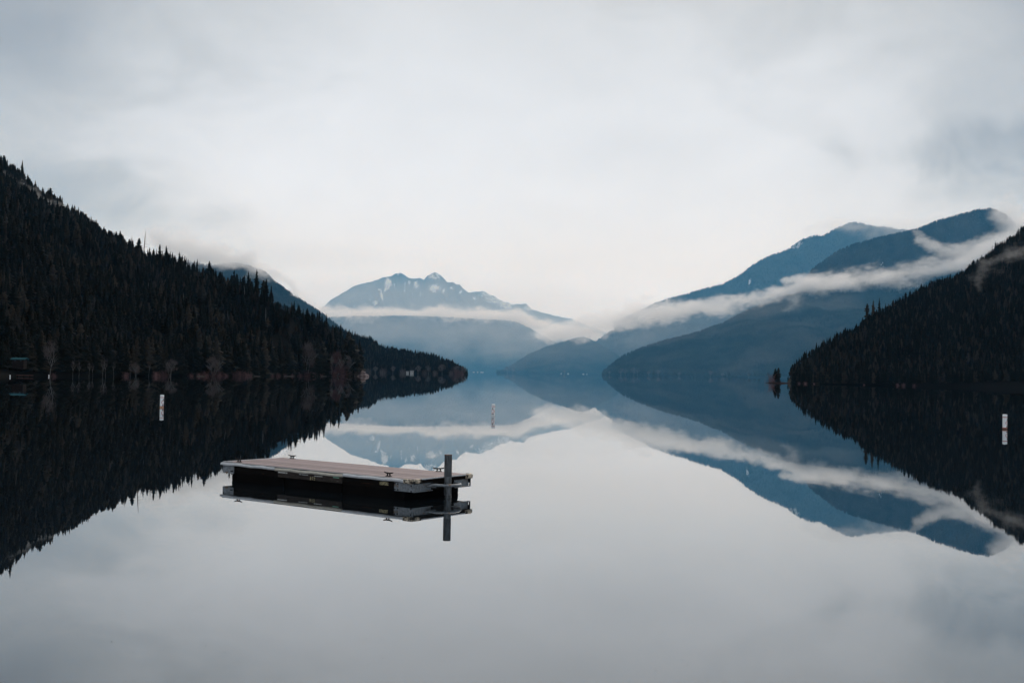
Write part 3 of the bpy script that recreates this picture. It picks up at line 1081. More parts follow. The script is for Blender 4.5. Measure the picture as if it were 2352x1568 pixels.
    rel = math_node(ng, 'ADD', rel, math_node(ng, 'MULTIPLY', math_node(ng, 'SUBTRACT', n3.outputs[0], 0.5), wisp * 1.3))
    mr = N(ng, 'ShaderNodeMapRange')
    mr.interpolation_type = 'SMOOTHSTEP'
    mr.inputs['From Min'].default_value = 1.0
    mr.inputs['From Max'].default_value = 1.0 - soft
    mr.inputs['To Min'].default_value = 0.0
    mr.inputs['To Max'].default_value = 1.0
    L(ng, rel, mr.inputs['Value'])
    dn = math_node(ng, 'MULTIPLY', mr.outputs[0], density * 1000)
    vc = N(ng, 'GeometryNodeVolumeCube')
    L(ng, dn, vc.inputs['Density'])
    vc.inputs['Min'].default_value = tuple(lo)
    vc.inputs['Max'].default_value = tuple(hi)
    vc.inputs['Resolution X'].default_value = res[0]
    vc.inputs['Resolution Y'].default_value = res[1]
    vc.inputs['Resolution Z'].default_value = res[2]
    sm = N(ng, 'GeometryNodeSetMaterial')
    sm.inputs['Material'].default_value = M_MIST
    L(ng, vc.outputs[0], sm.inputs['Geometry'])
    L(ng, sm.outputs[0], go.inputs[0])
    md = o.modifiers.new('mist', 'NODES')
    md.node_group = ng
    tag(o, label, kind='stuff')
    return o


mist('mist', 'flat white mist band under the snowy peak', [(600, 737, 38), (760, 736, 40), (850, 738, 40), (950, 739, 42), (1050, 741, 41), (1130, 741, 38), (1190, 743, 34), (1250, 752, 30), (1310, 766, 26), (1370, 778, 22)], 9450, 0.012, depth=3.0, soft=0.8, wisp=0.6)
mist('mist', 'long white mist bank winding along the right mountainside', [(1240, 768, 22), (1320, 758, 30), (1400, 742, 34), (1450, 727, 35), (1520, 716, 35), (1600, 706, 32), (1680, 699, 24), (1750, 689, 20), (1810, 674, 24), (1860, 662, 34), (1920, 657, 38), (1990, 655, 40), (2060, 650, 42),
     (2130, 634, 42), (2190, 616, 42), (2250, 596, 44), (2330, 574, 50), (2420, 545, 58)], 3530, 0.020, depth=2.2, soft=0.85, wisp=0.85)
mist('mist', 'small white mist tongue above the bend of the long bank', [(1798, 648, 10), (1830, 642, 18), (1870, 648, 17)], 3560, 0.022, depth=2.0, wisp=0.7, soft=0.8)
mist('mist', 'hooked wisp of mist curling up the dark blue mountain', [(2106, 530, 8), (2116, 552, 17), (2145, 574, 22), (2180, 584, 24), (2230, 579, 28), (2290, 562, 34), (2360, 545, 42)], 3585, 0.020, depth=1.5, wisp=0.8, soft=0.85)
mist('mist', 'cloud swallowing the summit of the dark blue mountain', [(2318, 455, 26), (2330, 495, 38), (2345, 535, 44), (2400, 520, 60), (2480, 500, 75)], 3640, 0.012, depth=1.8, soft=0.95, wisp=0.8)
mist('mist', 'thin cloud over the summit of the upper right mountain', [(1850, 532, 16), (1920, 514, 26), (2000, 522, 30), (2080, 524, 30), (2140, 512, 22)], 6700, 0.0018, depth=3, soft=0.98, wisp=0.8)
mist('mist', 'wisp of mist snagged on the left skyline', [(-30, 405, 34), (20, 428, 30), (60, 448, 26), (100, 468, 22), (140, 486, 18), (175, 505, 12)], 720, 0.060, depth=1.8, soft=0.98, wisp=1.1, dist=1.0)
mist('mist', 'cloud rolling over the mountainside behind the left hill', [(380, 555, 44), (450, 578, 46), (520, 592, 38), (570, 602, 32), (608, 618, 22), (650, 648, 16), (690, 681, 11), (715, 700, 6)], 5900, 0.0120, depth=2, soft=0.95, wisp=0.9, dist=1.0)
mist('mist', 'ragged wisps of mist rising from the right hillside', [(2235, 650, 16), (2250, 628, 20), (2280, 606, 20), (2310, 592, 22), (2360, 572, 22)], 690, 0.016, depth=1.2, soft=1.0, wisp=1.5, dist=1.0)
mist('mist', 'small puff of mist on the slope under the bend of the long bank', [(1828, 686, 20), (1822, 702, 16), (1812, 722, 12), (1806, 742, 7)], 3330, 0.006, depth=2.0, soft=1.0, wisp=1.4)
mist('mist', 'pale mist hanging over the far end of the lake', [(480, 775, 70), (700, 770, 80), (900, 765, 90), (1100, 765, 90), (1250, 775, 80), (1400, 785, 60)], 7700, 0.00062, depth=2.5, soft=1.0, wisp=0.5)
mist('mist', 'thin bright mist in front of the snowy peak', [(600, 700, 80), (800, 690, 95), (1000, 690, 100), (1200, 710, 90), (1400, 730, 75)], 10300, 0.0006, depth=2.0, soft=1.0, wisp=0.4)
mist('mist', 'thin mist drifting down the slope under the long bank', [(1440, 790, 34), (1540, 755, 44), (1650, 730, 46), (1760, 712, 44), (1850, 705, 40), (1960, 700, 36)], 3330, 0.0009, depth=1.6, soft=1.0, wisp=0.7)
mist('mist', 'faint mist over the water in front of the low knoll', [(1130, 810, 50), (1300, 800, 65), (1500, 780, 65), (1700, 770, 60), (1850, 770, 50)], 4900, 0.0004, depth=2.0, soft=1.0, wisp=0.4)

# ------------------------------------------------------------------ small building helpers
class MB:
    def __init__(self):
        self.V, self.F = [], []

    def box(self, x0, x1, y0, y1, z0, z1, jit=0.0, bevel=0.0):
        r = random.uniform
        i = len(self.V)
        for z in (z0, z1):
            for x, y in ((x0, y0), (x1, y0), (x1, y1), (x0, y1)):
                self.V.append((x + r(-jit, jit), y + r(-jit, jit), z + r(-jit, jit)))
        self.F += [(i, i + 3, i + 2, i + 1), (i + 4, i + 5, i + 6, i + 7), (i, i + 1, i + 5, i + 4), (i + 1, i + 2, i + 6, i + 5), (i + 2, i + 3, i + 7, i + 6), (i + 3, i, i + 4, i + 7)]
        return self

    def prism(self, pts, axis, a0, a1):
        """a closed outline (2-D) swept along an axis: axis 'x' -> pts are (y,z); 'y' -> (x,z)"""
        i, n = len(self.V), len(pts)
        for a in (a0, a1):
            for p, q in pts:
                self.V.append((a, p, q) if axis == 'x' else (p, a, q))
        for k in range(n):
            self.F.append((i + k, i + (k + 1) % n, i + n + (k + 1) % n, i + n + k))
        self.F.append(tuple(i + k for k in range(n))[::-1])
        self.F.append(tuple(i + n + k for k in range(n)))
        return self

    def tube(self, P, R, sides=8, cap=True):
        P = [Vector(p) for p in P]
        if not hasattr(R, '__len__'):
            R = [R] * len(P)
        i = len(self.V)
        for k, p in enumerate(P):
            d = (P[min(k + 1, len(P) - 1)] - P[max(k - 1, 0)]).normalized()
            u = d.cross(Vector((0, 0, 1)))
            if u.length < 0.05:
                u = d.cross(Vector((1, 0, 0)))
            u.normalize()
            v = d.cross(u)
            for s_ in range(sides):
                a = 6.28318 * s_ / sides
                self.V.append(tuple(p + (u * math.cos(a) + v * math.sin(a)) * R[k]))
        for k in range(len(P) - 1):
            for s_ in range(sides):
                a, b = i + k * sides + s_, i + k * sides + (s_ + 1) % sides
                self.F.append((a, b, b + sides, a + sides))
        if cap:
            self.F.append(tuple(i + s_ for s_ in range(sides))[::-1])
            self.F.append(tuple(i + (len(P) - 1) * sides + s_ for s_ in range(sides)))
        return self

    def mesh(self, name, mat, smooth=False, bevel=0.0):
        me = mesh_np(name, self.V, self.F, mat, smooth)
        import bmesh
        bm = bmesh.new()
        bm.from_mesh(me)
        bmesh.ops.recalc_face_normals(bm, faces=bm.faces)
        if bevel:
            bmesh.ops.bevel(bm, geom=list(bm.edges), offset=bevel, segments=1, affect='EDGES')
        bm.to_mesh(me)
        bm.free()
        return me

    def build(self, name, mat, parent=None, smooth=False, bevel=0.0):
        return obj(name, self.mesh(name, mat, smooth, bevel), parent)


# ------------------------------------------------------------------ floating dock
M_DECK = surf('weathered_composite_deck', (0.20, 0.145, 0.145), (0.33, 0.255, 0.25), 3.0, 0.72, 0.35, stretch=(0.6, 14, 1), bump=0.3, c3=(0.15, 0.105, 0.10), scale3=1.1, thr3=(0.60, 0.75), rand=0.32, bump_dist=0.003)
M_DARKWOOD = surf('wet_dark_timber', (0.004, 0.0035, 0.003), (0.012, 0.009, 0.008), 4, 0.9, 0.1, stretch=(0.5, 3, 6), c3=(0.07, 0.03, 0.015), scale3=3.0, thr3=(0.62, 0.75), bump=0.4, bump_dist=0.004)
M_RAIL = surf('worn_white_vinyl', (0.42, 0.43, 0.45), (0.66, 0.67, 0.68), 6, 0.55, 0.4, stretch=(1, 6, 6), c3=(0.12, 0.12, 0.13), scale3=7, thr3=(0.62, 0.72), bump=0.2, bump_dist=0.003)
M_RAIL2 = surf('yellowed_vinyl', (0.42, 0.38, 0.31), (0.62, 0.58, 0.50), 6, 0.6, 0.35, stretch=(1, 6, 6), c3=(0.12, 0.10, 0.09), scale3=7, thr3=(0.60, 0.70), bump=0.2, bump_dist=0.003)
M_EDGE = surf('grey_edging', (0.06, 0.065, 0.08), (0.17, 0.18, 0.20), 7, 0.6, 0.4, stretch=(1, 6, 4), c3=(0.02, 0.02, 0.02), scale3=6, thr3=(0.55, 0.7))
M_GALV = surf('galvanised_steel', (0.10, 0.115, 0.125), (0.26, 0.28, 0.30), 16, 0.5, 0.5, metallic=0.35, c3=(0.16, 0.09, 0.045), scale3=3.2, thr3=(0.60, 0.70), bump=0.15, bump_dist=0.002)
M_RUBBER = surf('scuffed_cream_rubber', (0.52, 0.42, 0.30), (0.66, 0.57, 0.45), 9, 0.7, 0.3, c3=(0.02, 0.018, 0.016), scale3=9.0, thr3=(0.47, 0.56), bump=0.4, bump_dist=0.005)
M_FLOAT = surf('black_float', (0.003, 0.003, 0.003), (0.007, 0.006, 0.006), 3, 0.95, 0.05)
M_IRON = surf('black_iron', (0.006, 0.006, 0.006), (0.014, 0.014, 0.014), 12, 0.75, 0.2)
M_SCRAP = surf('peeling_board', (0.018, 0.015, 0.013), (0.06, 0.048, 0.042), 10, 0.85, 0.2, stretch=(0.6, 1, 3), c3=(0.20, 0.18, 0.17), scale3=9, thr3=(0.62, 0.70))
M_PALE = surf('pale_paint', (0.45, 0.45, 0.42), (0.62, 0.62, 0.58), 20, 0.7, 0.3, c3=(0.1, 0.09, 0.08), scale3=30, thr3=(0.55, 0.65))
M_GREEN = surf('green_algae_paint', (0.18, 0.42, 0.30), (0.30, 0.55, 0.42), 20, 0.7, 0.3)
M_YELLOW = surf('worn_yellow_paint', (0.35, 0.30, 0.16), (0.48, 0.42, 0.24), 25, 0.7, 0.3, c3=(0.03, 0.025, 0.02), scale3=40, thr3=(0.48, 0.55))


def build_dock():
    random.seed(21)
    Ld, W, ZT = 6.85, 2.145, 0.482
    hx, hy = Ld / 2, W / 2
    root = empty('floating_dock', (-4.339, 28.680, 0.0), -0.6407)
    tag(root, 'long floating swim dock with pinkish brown deck boards on black floats', 'dock')
    # deck boards running the length of the dock
    n, y0, y1 = 15, -hy + 0.085, hy - 0.03
    step = (y1 - y0) / n
    for k in range(n):
        m = MB()
        dzv = random.uniform(-0.002, 0.002)
        m.box(-hx + 0.045 + random.uniform(0, 0.006), hx - 0.03 - random.uniform(0, 0.006), y0 + k * step + 0.009, y0 + (k + 1) * step - 0.009, ZT - 0.03 + dzv, ZT + dzv)
        m.build('deck_board', M_DECK, root, bevel=0.004)
    # framing under the boards
    f = MB().box(-hx + 0.06, hx - 0.06, -hy + 0.07, -hy + 0.11, 0.20, ZT - 0.034)
    f.box(-hx + 0.06, hx - 0.06, hy - 0.09, hy - 0.05, 0.20, ZT - 0.034)
    f.box(-hx + 0.06, hx - 0.06, -0.02, 0.02, 0.24, ZT - 0.034)
    for k in range(9):
        x = -hx + 0.1 + k * (Ld - 0.2) / 8
        f.box(x - 0.02, x + 0.02, -hy + 0.112, hy - 0.092, 0.24, ZT - 0.036)
    f.build('frame', M_DARKWOOD, root)
    # dark fascia boards
    for a, b in ((-hx + 0.02, -1.32), (-1.315, 1.14), (1.145, hx - 0.02)):
        MB().box(a, b, -hy + 0.03, -hy + 0.068, 0.275, ZT - 0.045, 0.003).build('fascia_board', M_DARKWOOD, root, bevel=0.004)
    MB().box(-hx + 0.02, hx - 0.02, hy - 0.048, hy - 0.01, 0.275, ZT - 0.035, 0.002).build('fascia_board', M_DARKWOOD, root, bevel=0.004)
    MB().box(hx - 0.058, hx - 0.02, -hy + 0.07, hy - 0.05, 0.375, ZT - 0.028).build('fascia_board', M_DARKWOOD, root, bevel=0.004)
    MB().box(-hx + 0.02, -hx + 0.058, -hy + 0.07, hy - 0.05, 0.30, ZT - 0.028).build('fascia_board', M_DARKWOOD, root, bevel=0.004)
    # grey edging strip beside the front board, weathered
    for a, b in ((-hx + 0.01, -1.31), (-1.30, 1.15), (1.155, hx - 0.22)):
        MB().box(a, b, -hy + 0.004, -hy + 0.082, ZT - 0.022, ZT - 0.006 + random.uniform(-0.003, 0.002), 0.002).build('edging_strip', M_EDGE, root, bevel=0.003)
    # rub rail along the front in three lengths
    prof = [(-hy - 0.042, 0.405), (-hy - 0.048, 0.43), (-hy - 0.034, 0.455), (-hy + 0.002, 0.464), (-hy + 0.002, 0.392), (-hy - 0.02, 0.392)]
    segs = ((-hx - 0.03, -1.33, M_RAIL, 0.0, 'white rub rail length, broken at its outer end'), (-1.305, 1.14, M_RAIL2, -0.012, 'yellowed rub rail length sagging in the middle'), (1.16, hx - 0.27, M_RAIL, 0.004, 'white rub rail length ending short of the corner bumper'))
    for a, b, mt, dz_, lab in segs:
        m = MB()
        N_ = 10
        i0 = 0
        for k in range(N_):
            x = a + (b - a) * k / (N_ - 1)
            sag = dz_ + 0.006 * math.sin(k * 1.7 + a) + random.uniform(-0.002, 0.002)
            for p, q in prof:
                m.V.append((x, p + random.uniform(-0.002, 0.002), q + sag))
        P_ = len(prof)
        for k in range(N_ - 1):
            for j in range(P_):
                m.F.append((k * P_ + j, k * P_ + (j + 1) % P_, (k + 1) * P_ + (j + 1) % P_, (k + 1) * P_ + j))
        m.F.append(tuple(range(P_)))
        m.F.append(tuple((N_ - 1) * P_ + j for j in range(P_)))
        o = m.build('rub_rail', mt, root)
        o['label'] = lab
    # thin pale trims on the two ends
    MB().box(hx - 0.028, hx - 0.004, -hy + 0.20, hy - 0.16, ZT - 0.024, ZT + 0.004).build('end_trim', M_RAIL, root, bevel=0.003)
    MB().box(-hx, -hx + 0.04, -hy + 0.01, hy - 0.02, ZT - 0.03, ZT + 0.006).build('end_trim', M_RAIL, root, bevel=0.003)
    # torn corner piece at the left
    m = MB()
    m.V += [(-hx - 0.03, -hy - 0.03, ZT - 0.055), (-hx + 0.36, -hy - 0.03, ZT - 0.04), (-hx + 0.30, -hy + 0.10, ZT + 0.006), (-hx - 0.01, -hy + 0.09, ZT + 0.006),
            (-hx - 0.03, -hy - 0.03, ZT - 0.09), (-hx + 0.36, -hy - 0.03, ZT - 0.07), (-hx + 0.30, -hy + 0.10, ZT - 0.01), (-hx - 0.01, -hy + 0.09, ZT - 0.02)]
    m.F += [(0, 1, 2, 3), (7, 6, 5, 4), (0, 4, 5, 1), (1, 5, 6, 2), (2, 6, 7, 3), (3, 7, 4, 0)]
    o = m.build('corner_cap', M_EDGE, root)
    o['label'] = 'torn grey corner cap'
    # worn rubber corner bumpers on the right end
    def bumper(sy):
        m = MB()
        out = []
        R = 0.06
        pth = [(hx - 0.26, -hy - 0.045)] + [(hx + 0.035 - R + R * math.sin(a), -hy - 0.045 + R - R * math.cos(a)) for a in (0, 0.4, 0.8, 1.2, 1.57)] + [(hx + 0.035, -hy + 0.26)]
        if sy > 0:
            pth = [(hx - 0.18, -hy - 0.045)] + pth[1:-1] + [(hx + 0.035, -hy + 0.20)]
        pr = [(0.0, 0.385), (-0.012, 0.40), (-0.016, 0.44), (-0.004, 0.478), (0.03, 0.490), (0.055, 0.486), (0.055, 0.385)]
        nn, pn = len(pth), len(pr)
        for k, (x, y) in enumerate(pth):
            a = Vector(pth[min(k + 1, nn - 1)]) - Vector(pth[max(k - 1, 0)])
            a.normalize()
            nx, ny = -a.y, a.x
            for d_, z in pr:
                yy = y + ny * d_
                m.V.append((x + nx * d_ + random.uniform(-.004, .004), -sy * (yy if sy < 0 else yy) if False else (yy if sy < 0 else -yy), z + random.uniform(-.006, .006)))
        for k in range(nn - 1):
            for j in range(pn):
                m.F.append((k * pn + j, k * pn + (j + 1) % pn, (k + 1) * pn + (j + 1) % pn, (k + 1) * pn + j))
        m.F.append(tuple(range(pn)))
        m.F.append(tuple((nn - 1) * pn + j for j in range(pn)))
        o = m.build('corner_bumper', M_RUBBER, root)
        o['label'] = 'cream rubber corner bumper worn black in patches'
    bumper(-1)
    bumper(1)
    # galvanised corner plates and end channels
    bolt = MB().tube([(0, 0.0, 0), (0, -0.014, 0)], 0.018, 6).mesh('bolt', M_IRON)

    def plate(x0, x1, bolts):
        p = MB().box(x0, x1, -hy + 0.006, -hy + 0.026, 0.185, 0.385).build('corner_plate', M_GALV, root, bevel=0.002)
        for bx, bz in bolts:
            b_ = obj('bolt', bolt, p)
            b_.location = (bx, -hy + 0.006, bz)
    plate(hx - 0.60, hx + 0.0, [(hx - 0.57, 0.36), (hx - 0.57, 0.22), (hx - 0.48, 0.35), (hx - 0.48, 0.215), (hx - 0.06, 0.33), (hx - 0.06, 0.205)])
    plate(-hx + 0.02, -hx + 0.46, [(-hx + 0.36, 0.25), (-hx + 0.41, 0.25), (-hx + 0.07, 0.35)])

    def channel(x, sx, y0_, y1_):
        m = MB()
        m.box(min(x, x - sx * 0.012), max(x, x - sx * 0.012), y0_, y1_, 0.20, 0.37)
        o = m.build('end_channel', M_GALV, root)
        fl = MB().box(min(x - sx * 0.01, x + sx * 0.055), max(x - sx * 0.01, x + sx * 0.055), y0_, y1_, 0.180, 0.197).build('lower_flange', M_GALV, o)
        fl = MB().box(min(x - sx * 0.01, x + sx * 0.045), max(x - sx * 0.01, x + sx * 0.045), y0_, y1_, 0.372, 0.384).build('upper_flange', M_IRON, o)
    channel(hx - 0.052, 1, -hy + 0.03, -hy + 0.70)
    channel(hx - 0.052, 1, hy - 0.62, hy - 0.03)
    channel(-hx + 0.052, -1, -hy + 0.03, -hy + 0.62)
    channel(-hx + 0.052, -1, hy - 0.62, hy - 0.03)
    MB().box(hx - 0.03, hx + 0.0, hy - 0.034, hy - 0.014, 0.182, 0.384).build('corner_plate', M_IRON, root)
    # dark cross beam carrying the pile guide
    MB().box(hx - 0.055, hx - 0.015, -hy + 0.71, hy - 0.63, 0.19, 0.372).build('guide_beam', M_DARKWOOD, root, bevel=0.004)
    # curved pile guide hoop
    P = []
    P.append((hx - 0.03, -0.44, 0.305))
    for k in range(15):
        a = math.pi * k / 14
        P.append((hx + 0.02 + 0.40 * math.sin(a), -0.42 * math.cos(a) + 0.0, 0.305 + 0.012 * math.cos(a)))
    P.append((hx - 0.03, 0.44, 0.295))
    g = MB().tube(P, 0.034, 10).build('guide_hoop', M_GALV, root, smooth=True)
    MB().tube([(hx - 0.03, -0.56, 0.29), (hx + 0.07, -0.40, 0.315), (hx + 0.13, -0.36, 0.325)], [0.02, 0.026, 0.02], 8).build('brace', M_GALV, g)
    MB().box(hx - 0.015, hx + 0.12, -0.50, -0.38, 0.262, 0.275).build('foot_plate', M_GALV, g)
    MB().box(hx - 0.015, hx + 0.16, 0.33, 0.48, 0.250, 0.262).build('foot_plate', M_RAIL, g)
    # weathered board with scraps in the middle of the front
    bd = MB().box(-1.22, 1.10, -hy + 0.006, -hy + 0.028, 0.225, 0.375, 0.002).build('peeling_board', M_SCRAP, root)
    bd['label'] = 'dark board with peeling paint scraps'
    for x0, x1, z0, z1, mt in ((-1.21, -0.86, 0.335, 0.365, M_PALE), (-0.42, -0.10, 0.338, 0.352, M_PALE), (0.14, 0.42, 0.335, 0.354, M_PALE), (0.80, 1.0, 0.345, 0.366, M_GREEN),
                               (-0.02, 0.012, 0.235, 0.315, M_YELLOW), (0.05, 0.082, 0.235, 0.315, M_YELLOW), (0.12, 0.152, 0.235, 0.312, M_YELLOW)):
        q = MB().box(x0, x1, -hy - 0.004, -hy + 0.004, z0, z1, 0.003).build('paint_scrap', mt, bd)
    MB().box(2.35, 2.62, -hy + 0.018, -hy + 0.028, 0.29, 0.365, 0.002).build('worn_decal', M_YELLOW, root)
    # floats: rounded black drums across the dock
    fl = []
    for k in range(3):
        L3 = (Ld - 0.62) / 3
        x0 = -hx + 0.31 + k * L3
        x1 = x0 + L3 - 0.02
        m = MB()
        b_ = 0.07
        pts = [(x0 + 0.045, 0.225), (x0 + 0.01, 0.16), (x0, 0.05), (x0 + 0.03, -0.12), (x0 + 0.1, -0.25), (x1 - 0.1, -0.25), (x1 - 0.03, -0.12), (x1, 0.05), (x1 - 0.01, 0.16), (x1 - 0.045, 0.225)]
        m.prism(pts, 'y', -hy + 0.07, hy - 0.08)
        m.build('float', M_FLOAT, root, bevel=0.012)
    # cleats
    def cleat(x, y, rz):
        m = MB()
        m.tube([(-0.045, 0, 0.0), (-0.03, 0, 0.055)], [0.016, 0.013], 8)
        m.tube([(0.045, 0, 0.0), (0.03, 0, 0.055)], [0.016, 0.013], 8)
        m.tube([(-0.135, 0, 0.082), (-0.11, 0, 0.072), (-0.05, 0, 0.062), (0.05, 0, 0.062), (0.11, 0, 0.072), (0.135, 0, 0.082)], [0.008, 0.012, 0.015, 0.015, 0.012, 0.008], 8)
        o = m.build('cleat', M_IRON, root, smooth=True)
        o.location = (x, y, ZT)
        o.rotation_euler = (0, 0, rz)
        o.scale = (1.12, 1.3, 1.2)
        b = MB().box(-0.07, 0.07, -0.028, 0.028, 0.0, 0.010).build('cleat_base', M_IRON, o, bevel=0.003)
    cleat(-3.0, -0.86, 0.03)
    cleat(2.45, -0.86, -0.05)
    cleat(-2.96, 0.98, 0.02)
    cleat(2.45, 0.98, 0.9)
    # the pile standing in the hoop
    p = empty('mooring_pile', (0, 0, 0), 0)
    c, s_ = math.cos(-0.6407), math.sin(-0.6407)
    lx, ly = hx + 0.148, 0.0
    p.location = (-4.339 + lx * c - ly * s_, 28.680 + lx * s_ + ly * c, 0)
    tag(p, 'grey steel mooring pile standing upright through the dock guide hoop', 'pile')
    MB().tube([(0, 0, -2.5), (0, 0, 0.5)], [0.090, 0.088], 20, cap=False).build('pipe', M_PILE_LOW, p, smooth=True)
    MB().tube([(0, 0, -0.3), (0, 0, 0.055)], [0.0912, 0.0908], 20, cap=False).build('wet_band', M_WET, p, smooth=True)
    MB().tube([(0, 0, 0.5), (0, 0, 1.015)], [0.0925, 0.0915], 20).build('upper_sleeve', M_PILE, p, smooth=False)
    MB().tube([(0, 0, 1.012), (0, 0, 1.022)], [0.094, 0.094], 20).build('rim', M_RUST, p)


M_PILE = surf('weathered_steel_pipe', (0.045, 0.052, 0.058), (0.11, 0.12, 0.13), 9, 0.6, 0.4, stretch=(3, 3, 0.8), metallic=0.2, c3=(0.03, 0.032, 0.035), scale3=4, thr3=(0.5, 0.7), bump=0.2, bump_dist=0.002)
M_PILE_LOW = surf('galvanised_pile', (0.07, 0.08, 0.088), (0.17, 0.185, 0.195), 8, 0.6, 0.4, stretch=(4, 4, 0.7), metallic=0.2, c3=(0.04, 0.042, 0.04), scale3=5, thr3=(0.5, 0.65), bump=0.2, bump_dist=0.002)
M_WET = surf('wet_steel', (0.015, 0.017, 0.016), (0.035, 0.038, 0.035), 14, 0.25, 0.6)
M_RUST = surf('rusty_rim', (0.10, 0.05, 0.03), (0.2, 0.13, 0.1), 20, 0.8, 0.3)
build_dock()

# ------------------------------------------------------------------ buoys
M_BUOY = surf('white_plastic', (0.84, 0.84, 0.84), (0.92, 0.92, 0.92), 4, 0.4, 0.5, stretch=(1, 1, 1), c3=(0.55, 0.54, 0.52), scale3=6, thr3=(0.58, 0.8))
M_CAP = surf('bright_white_cap', (0.85, 0.86, 0.86), (0.9, 0.9, 0.9), 4, 0.35, 0.5)
M_ORANGE = surf('faded_orange_red', (0.42, 0.07, 0.045), (0.52, 0.11, 0.06), 12, 0.55, 0.4)
M_TAN = surf('orange_tan_waterline', (0.50, 0.27, 0.15), (0.62, 0.38, 0.24), 10, 0.6, 0.3)
M_BLACK = surf('black_print', (0.01, 0.012, 0.014), (0.02, 0.02, 0.02), 10, 0.5, 0.4)


def on_cylinder(R, quads, lift=0.0015):
    """quads in (arc, z) coordinates laid on the cylinder's surface, facing angle 0 = +X"""
    m = MB()
    for q in quads:
        i = len(m.V)
        for u, z in q:
            m.V.append(((R + lift) * math.cos(u / R), (R + lift) * math.sin(u / R), z))
        for u, z in q:
            m.V.append(((R - 0.002) * math.cos(u / R), (R - 0.002) * math.sin(u / R), z))
        n = len(q)
        m.F.append(tuple(range(i, i + n)))
        for k in range(n):
            m.F.append((i + k, i + n + k, i + n + (k + 1) % n, i + (k + 1) % n))
    return m


def rect(u0, u1, z0, z1, n=4):
    out = []
    for k in range(n):
        a, b = u0 + (u1 - u0) * k / n, u0 + (u1 - u0) * (k + 1) / n
        out.append([(a, z0), (b, z0), (b, z1), (a, z1)])
    return out


def buoy(px, py, top_px, phi, label, low_band, tilt=(0, 0), tone=None):
    base = on_water(px, py)
    D = base[1]
    H = (py - top_px) * D / F_PX
    R = 0.127 * H / 0.87
    root = empty('marker_buoy', tuple(base), -math.pi / 2 + phi)
    root.rotation_euler = (tilt[0], tilt[1], -math.pi / 2 + phi)
    tag(root, label, 'buoy', 'white marker buoys standing in the lake')
    MB().tube([(0, 0, -0.35 * H), (0, 0, 0.87 * H)], R, 28, cap=True).build('body', M_BUOY, root, smooth=False)
    MB().tube([(0, 0, 0.872 * H), (0, 0, 0.885 * H), (0, 0, 0.955 * H), (0, 0, 0.985 * H), (0, 0, 1.0 * H)], [R * 0.97, R * 1.04, R * 1.04, R * 0.92, R * 0.55], 28).build('cap', M_CAP, root, smooth=True)
    MB().tube([(0, 0, 0.775 * H), (0, 0, 0.815 * H)], R + 0.002, 28).build('stripe', M_ORANGE, root)
    if low_band:
        MB().tube([(0, 0, 0.075 * H), (0, 0, 0.115 * H)], R + 0.002, 28).build('stripe', M_ORANGE, root)
        MB().tube([(0, 0, -0.02 * H), (0, 0, 0.073 * H)], R + 0.0015, 28).build('stripe', tone or M_TAN, root)
    else:
        MB().tube([(0, 0, -0.02 * H), (0, 0, 0.012 * H)], R + 0.002, 28).build('stripe', M_IRON, root)
    quads = []
    r1, r0, zc_ = 0.146 * H, 0.112 * H, 0.415 * H
    for k in range(28):
        a, b = 6.28318 * k / 28, 6.28318 * (k + 1) / 28
        quads.append([(r0 * math.cos(a), zc_ + r0 * math.sin(a)), (r1 * math.cos(a), zc_ + r1 * math.sin(a)), (r1 * math.cos(b), zc_ + r1 * math.sin(b)), (r0 * math.cos(b), zc_ + r0 * math.sin(b))])
    on_cylinder(R, quads).build('warning_circle', M_ORANGE, root)
    on_cylinder(R, rect(-0.05 * H, 0.05 * H, 0.59 * H, 0.68 * H)).build('black_mark', M_BLACK, root)
    on_cylinder(R, rect(-0.10 * H, -0.01 * H, 0.130 * H, 0.215 * H) + rect(0.01 * H, 0.10 * H, 0.130 * H, 0.215 * H)).build('black_mark', M_BLACK, root)
    return root


buoy(371.5, 935.6, 906.5, RAD(62), 'white marker buoy at the left, its red circle turned to the right', True, (0, RAD(0.6)))
buoy(1133.0, 955.8, 927.6, RAD(-24), 'white marker buoy in the middle of the lake with its red circle facing the viewer', False, (0, RAD(0.3)))
buoy(2308.0, 985.3, 951.0, RAD(52), 'white marker buoy at the far right with a rusty brown waterline band', True, (0, 0), M_RUST)


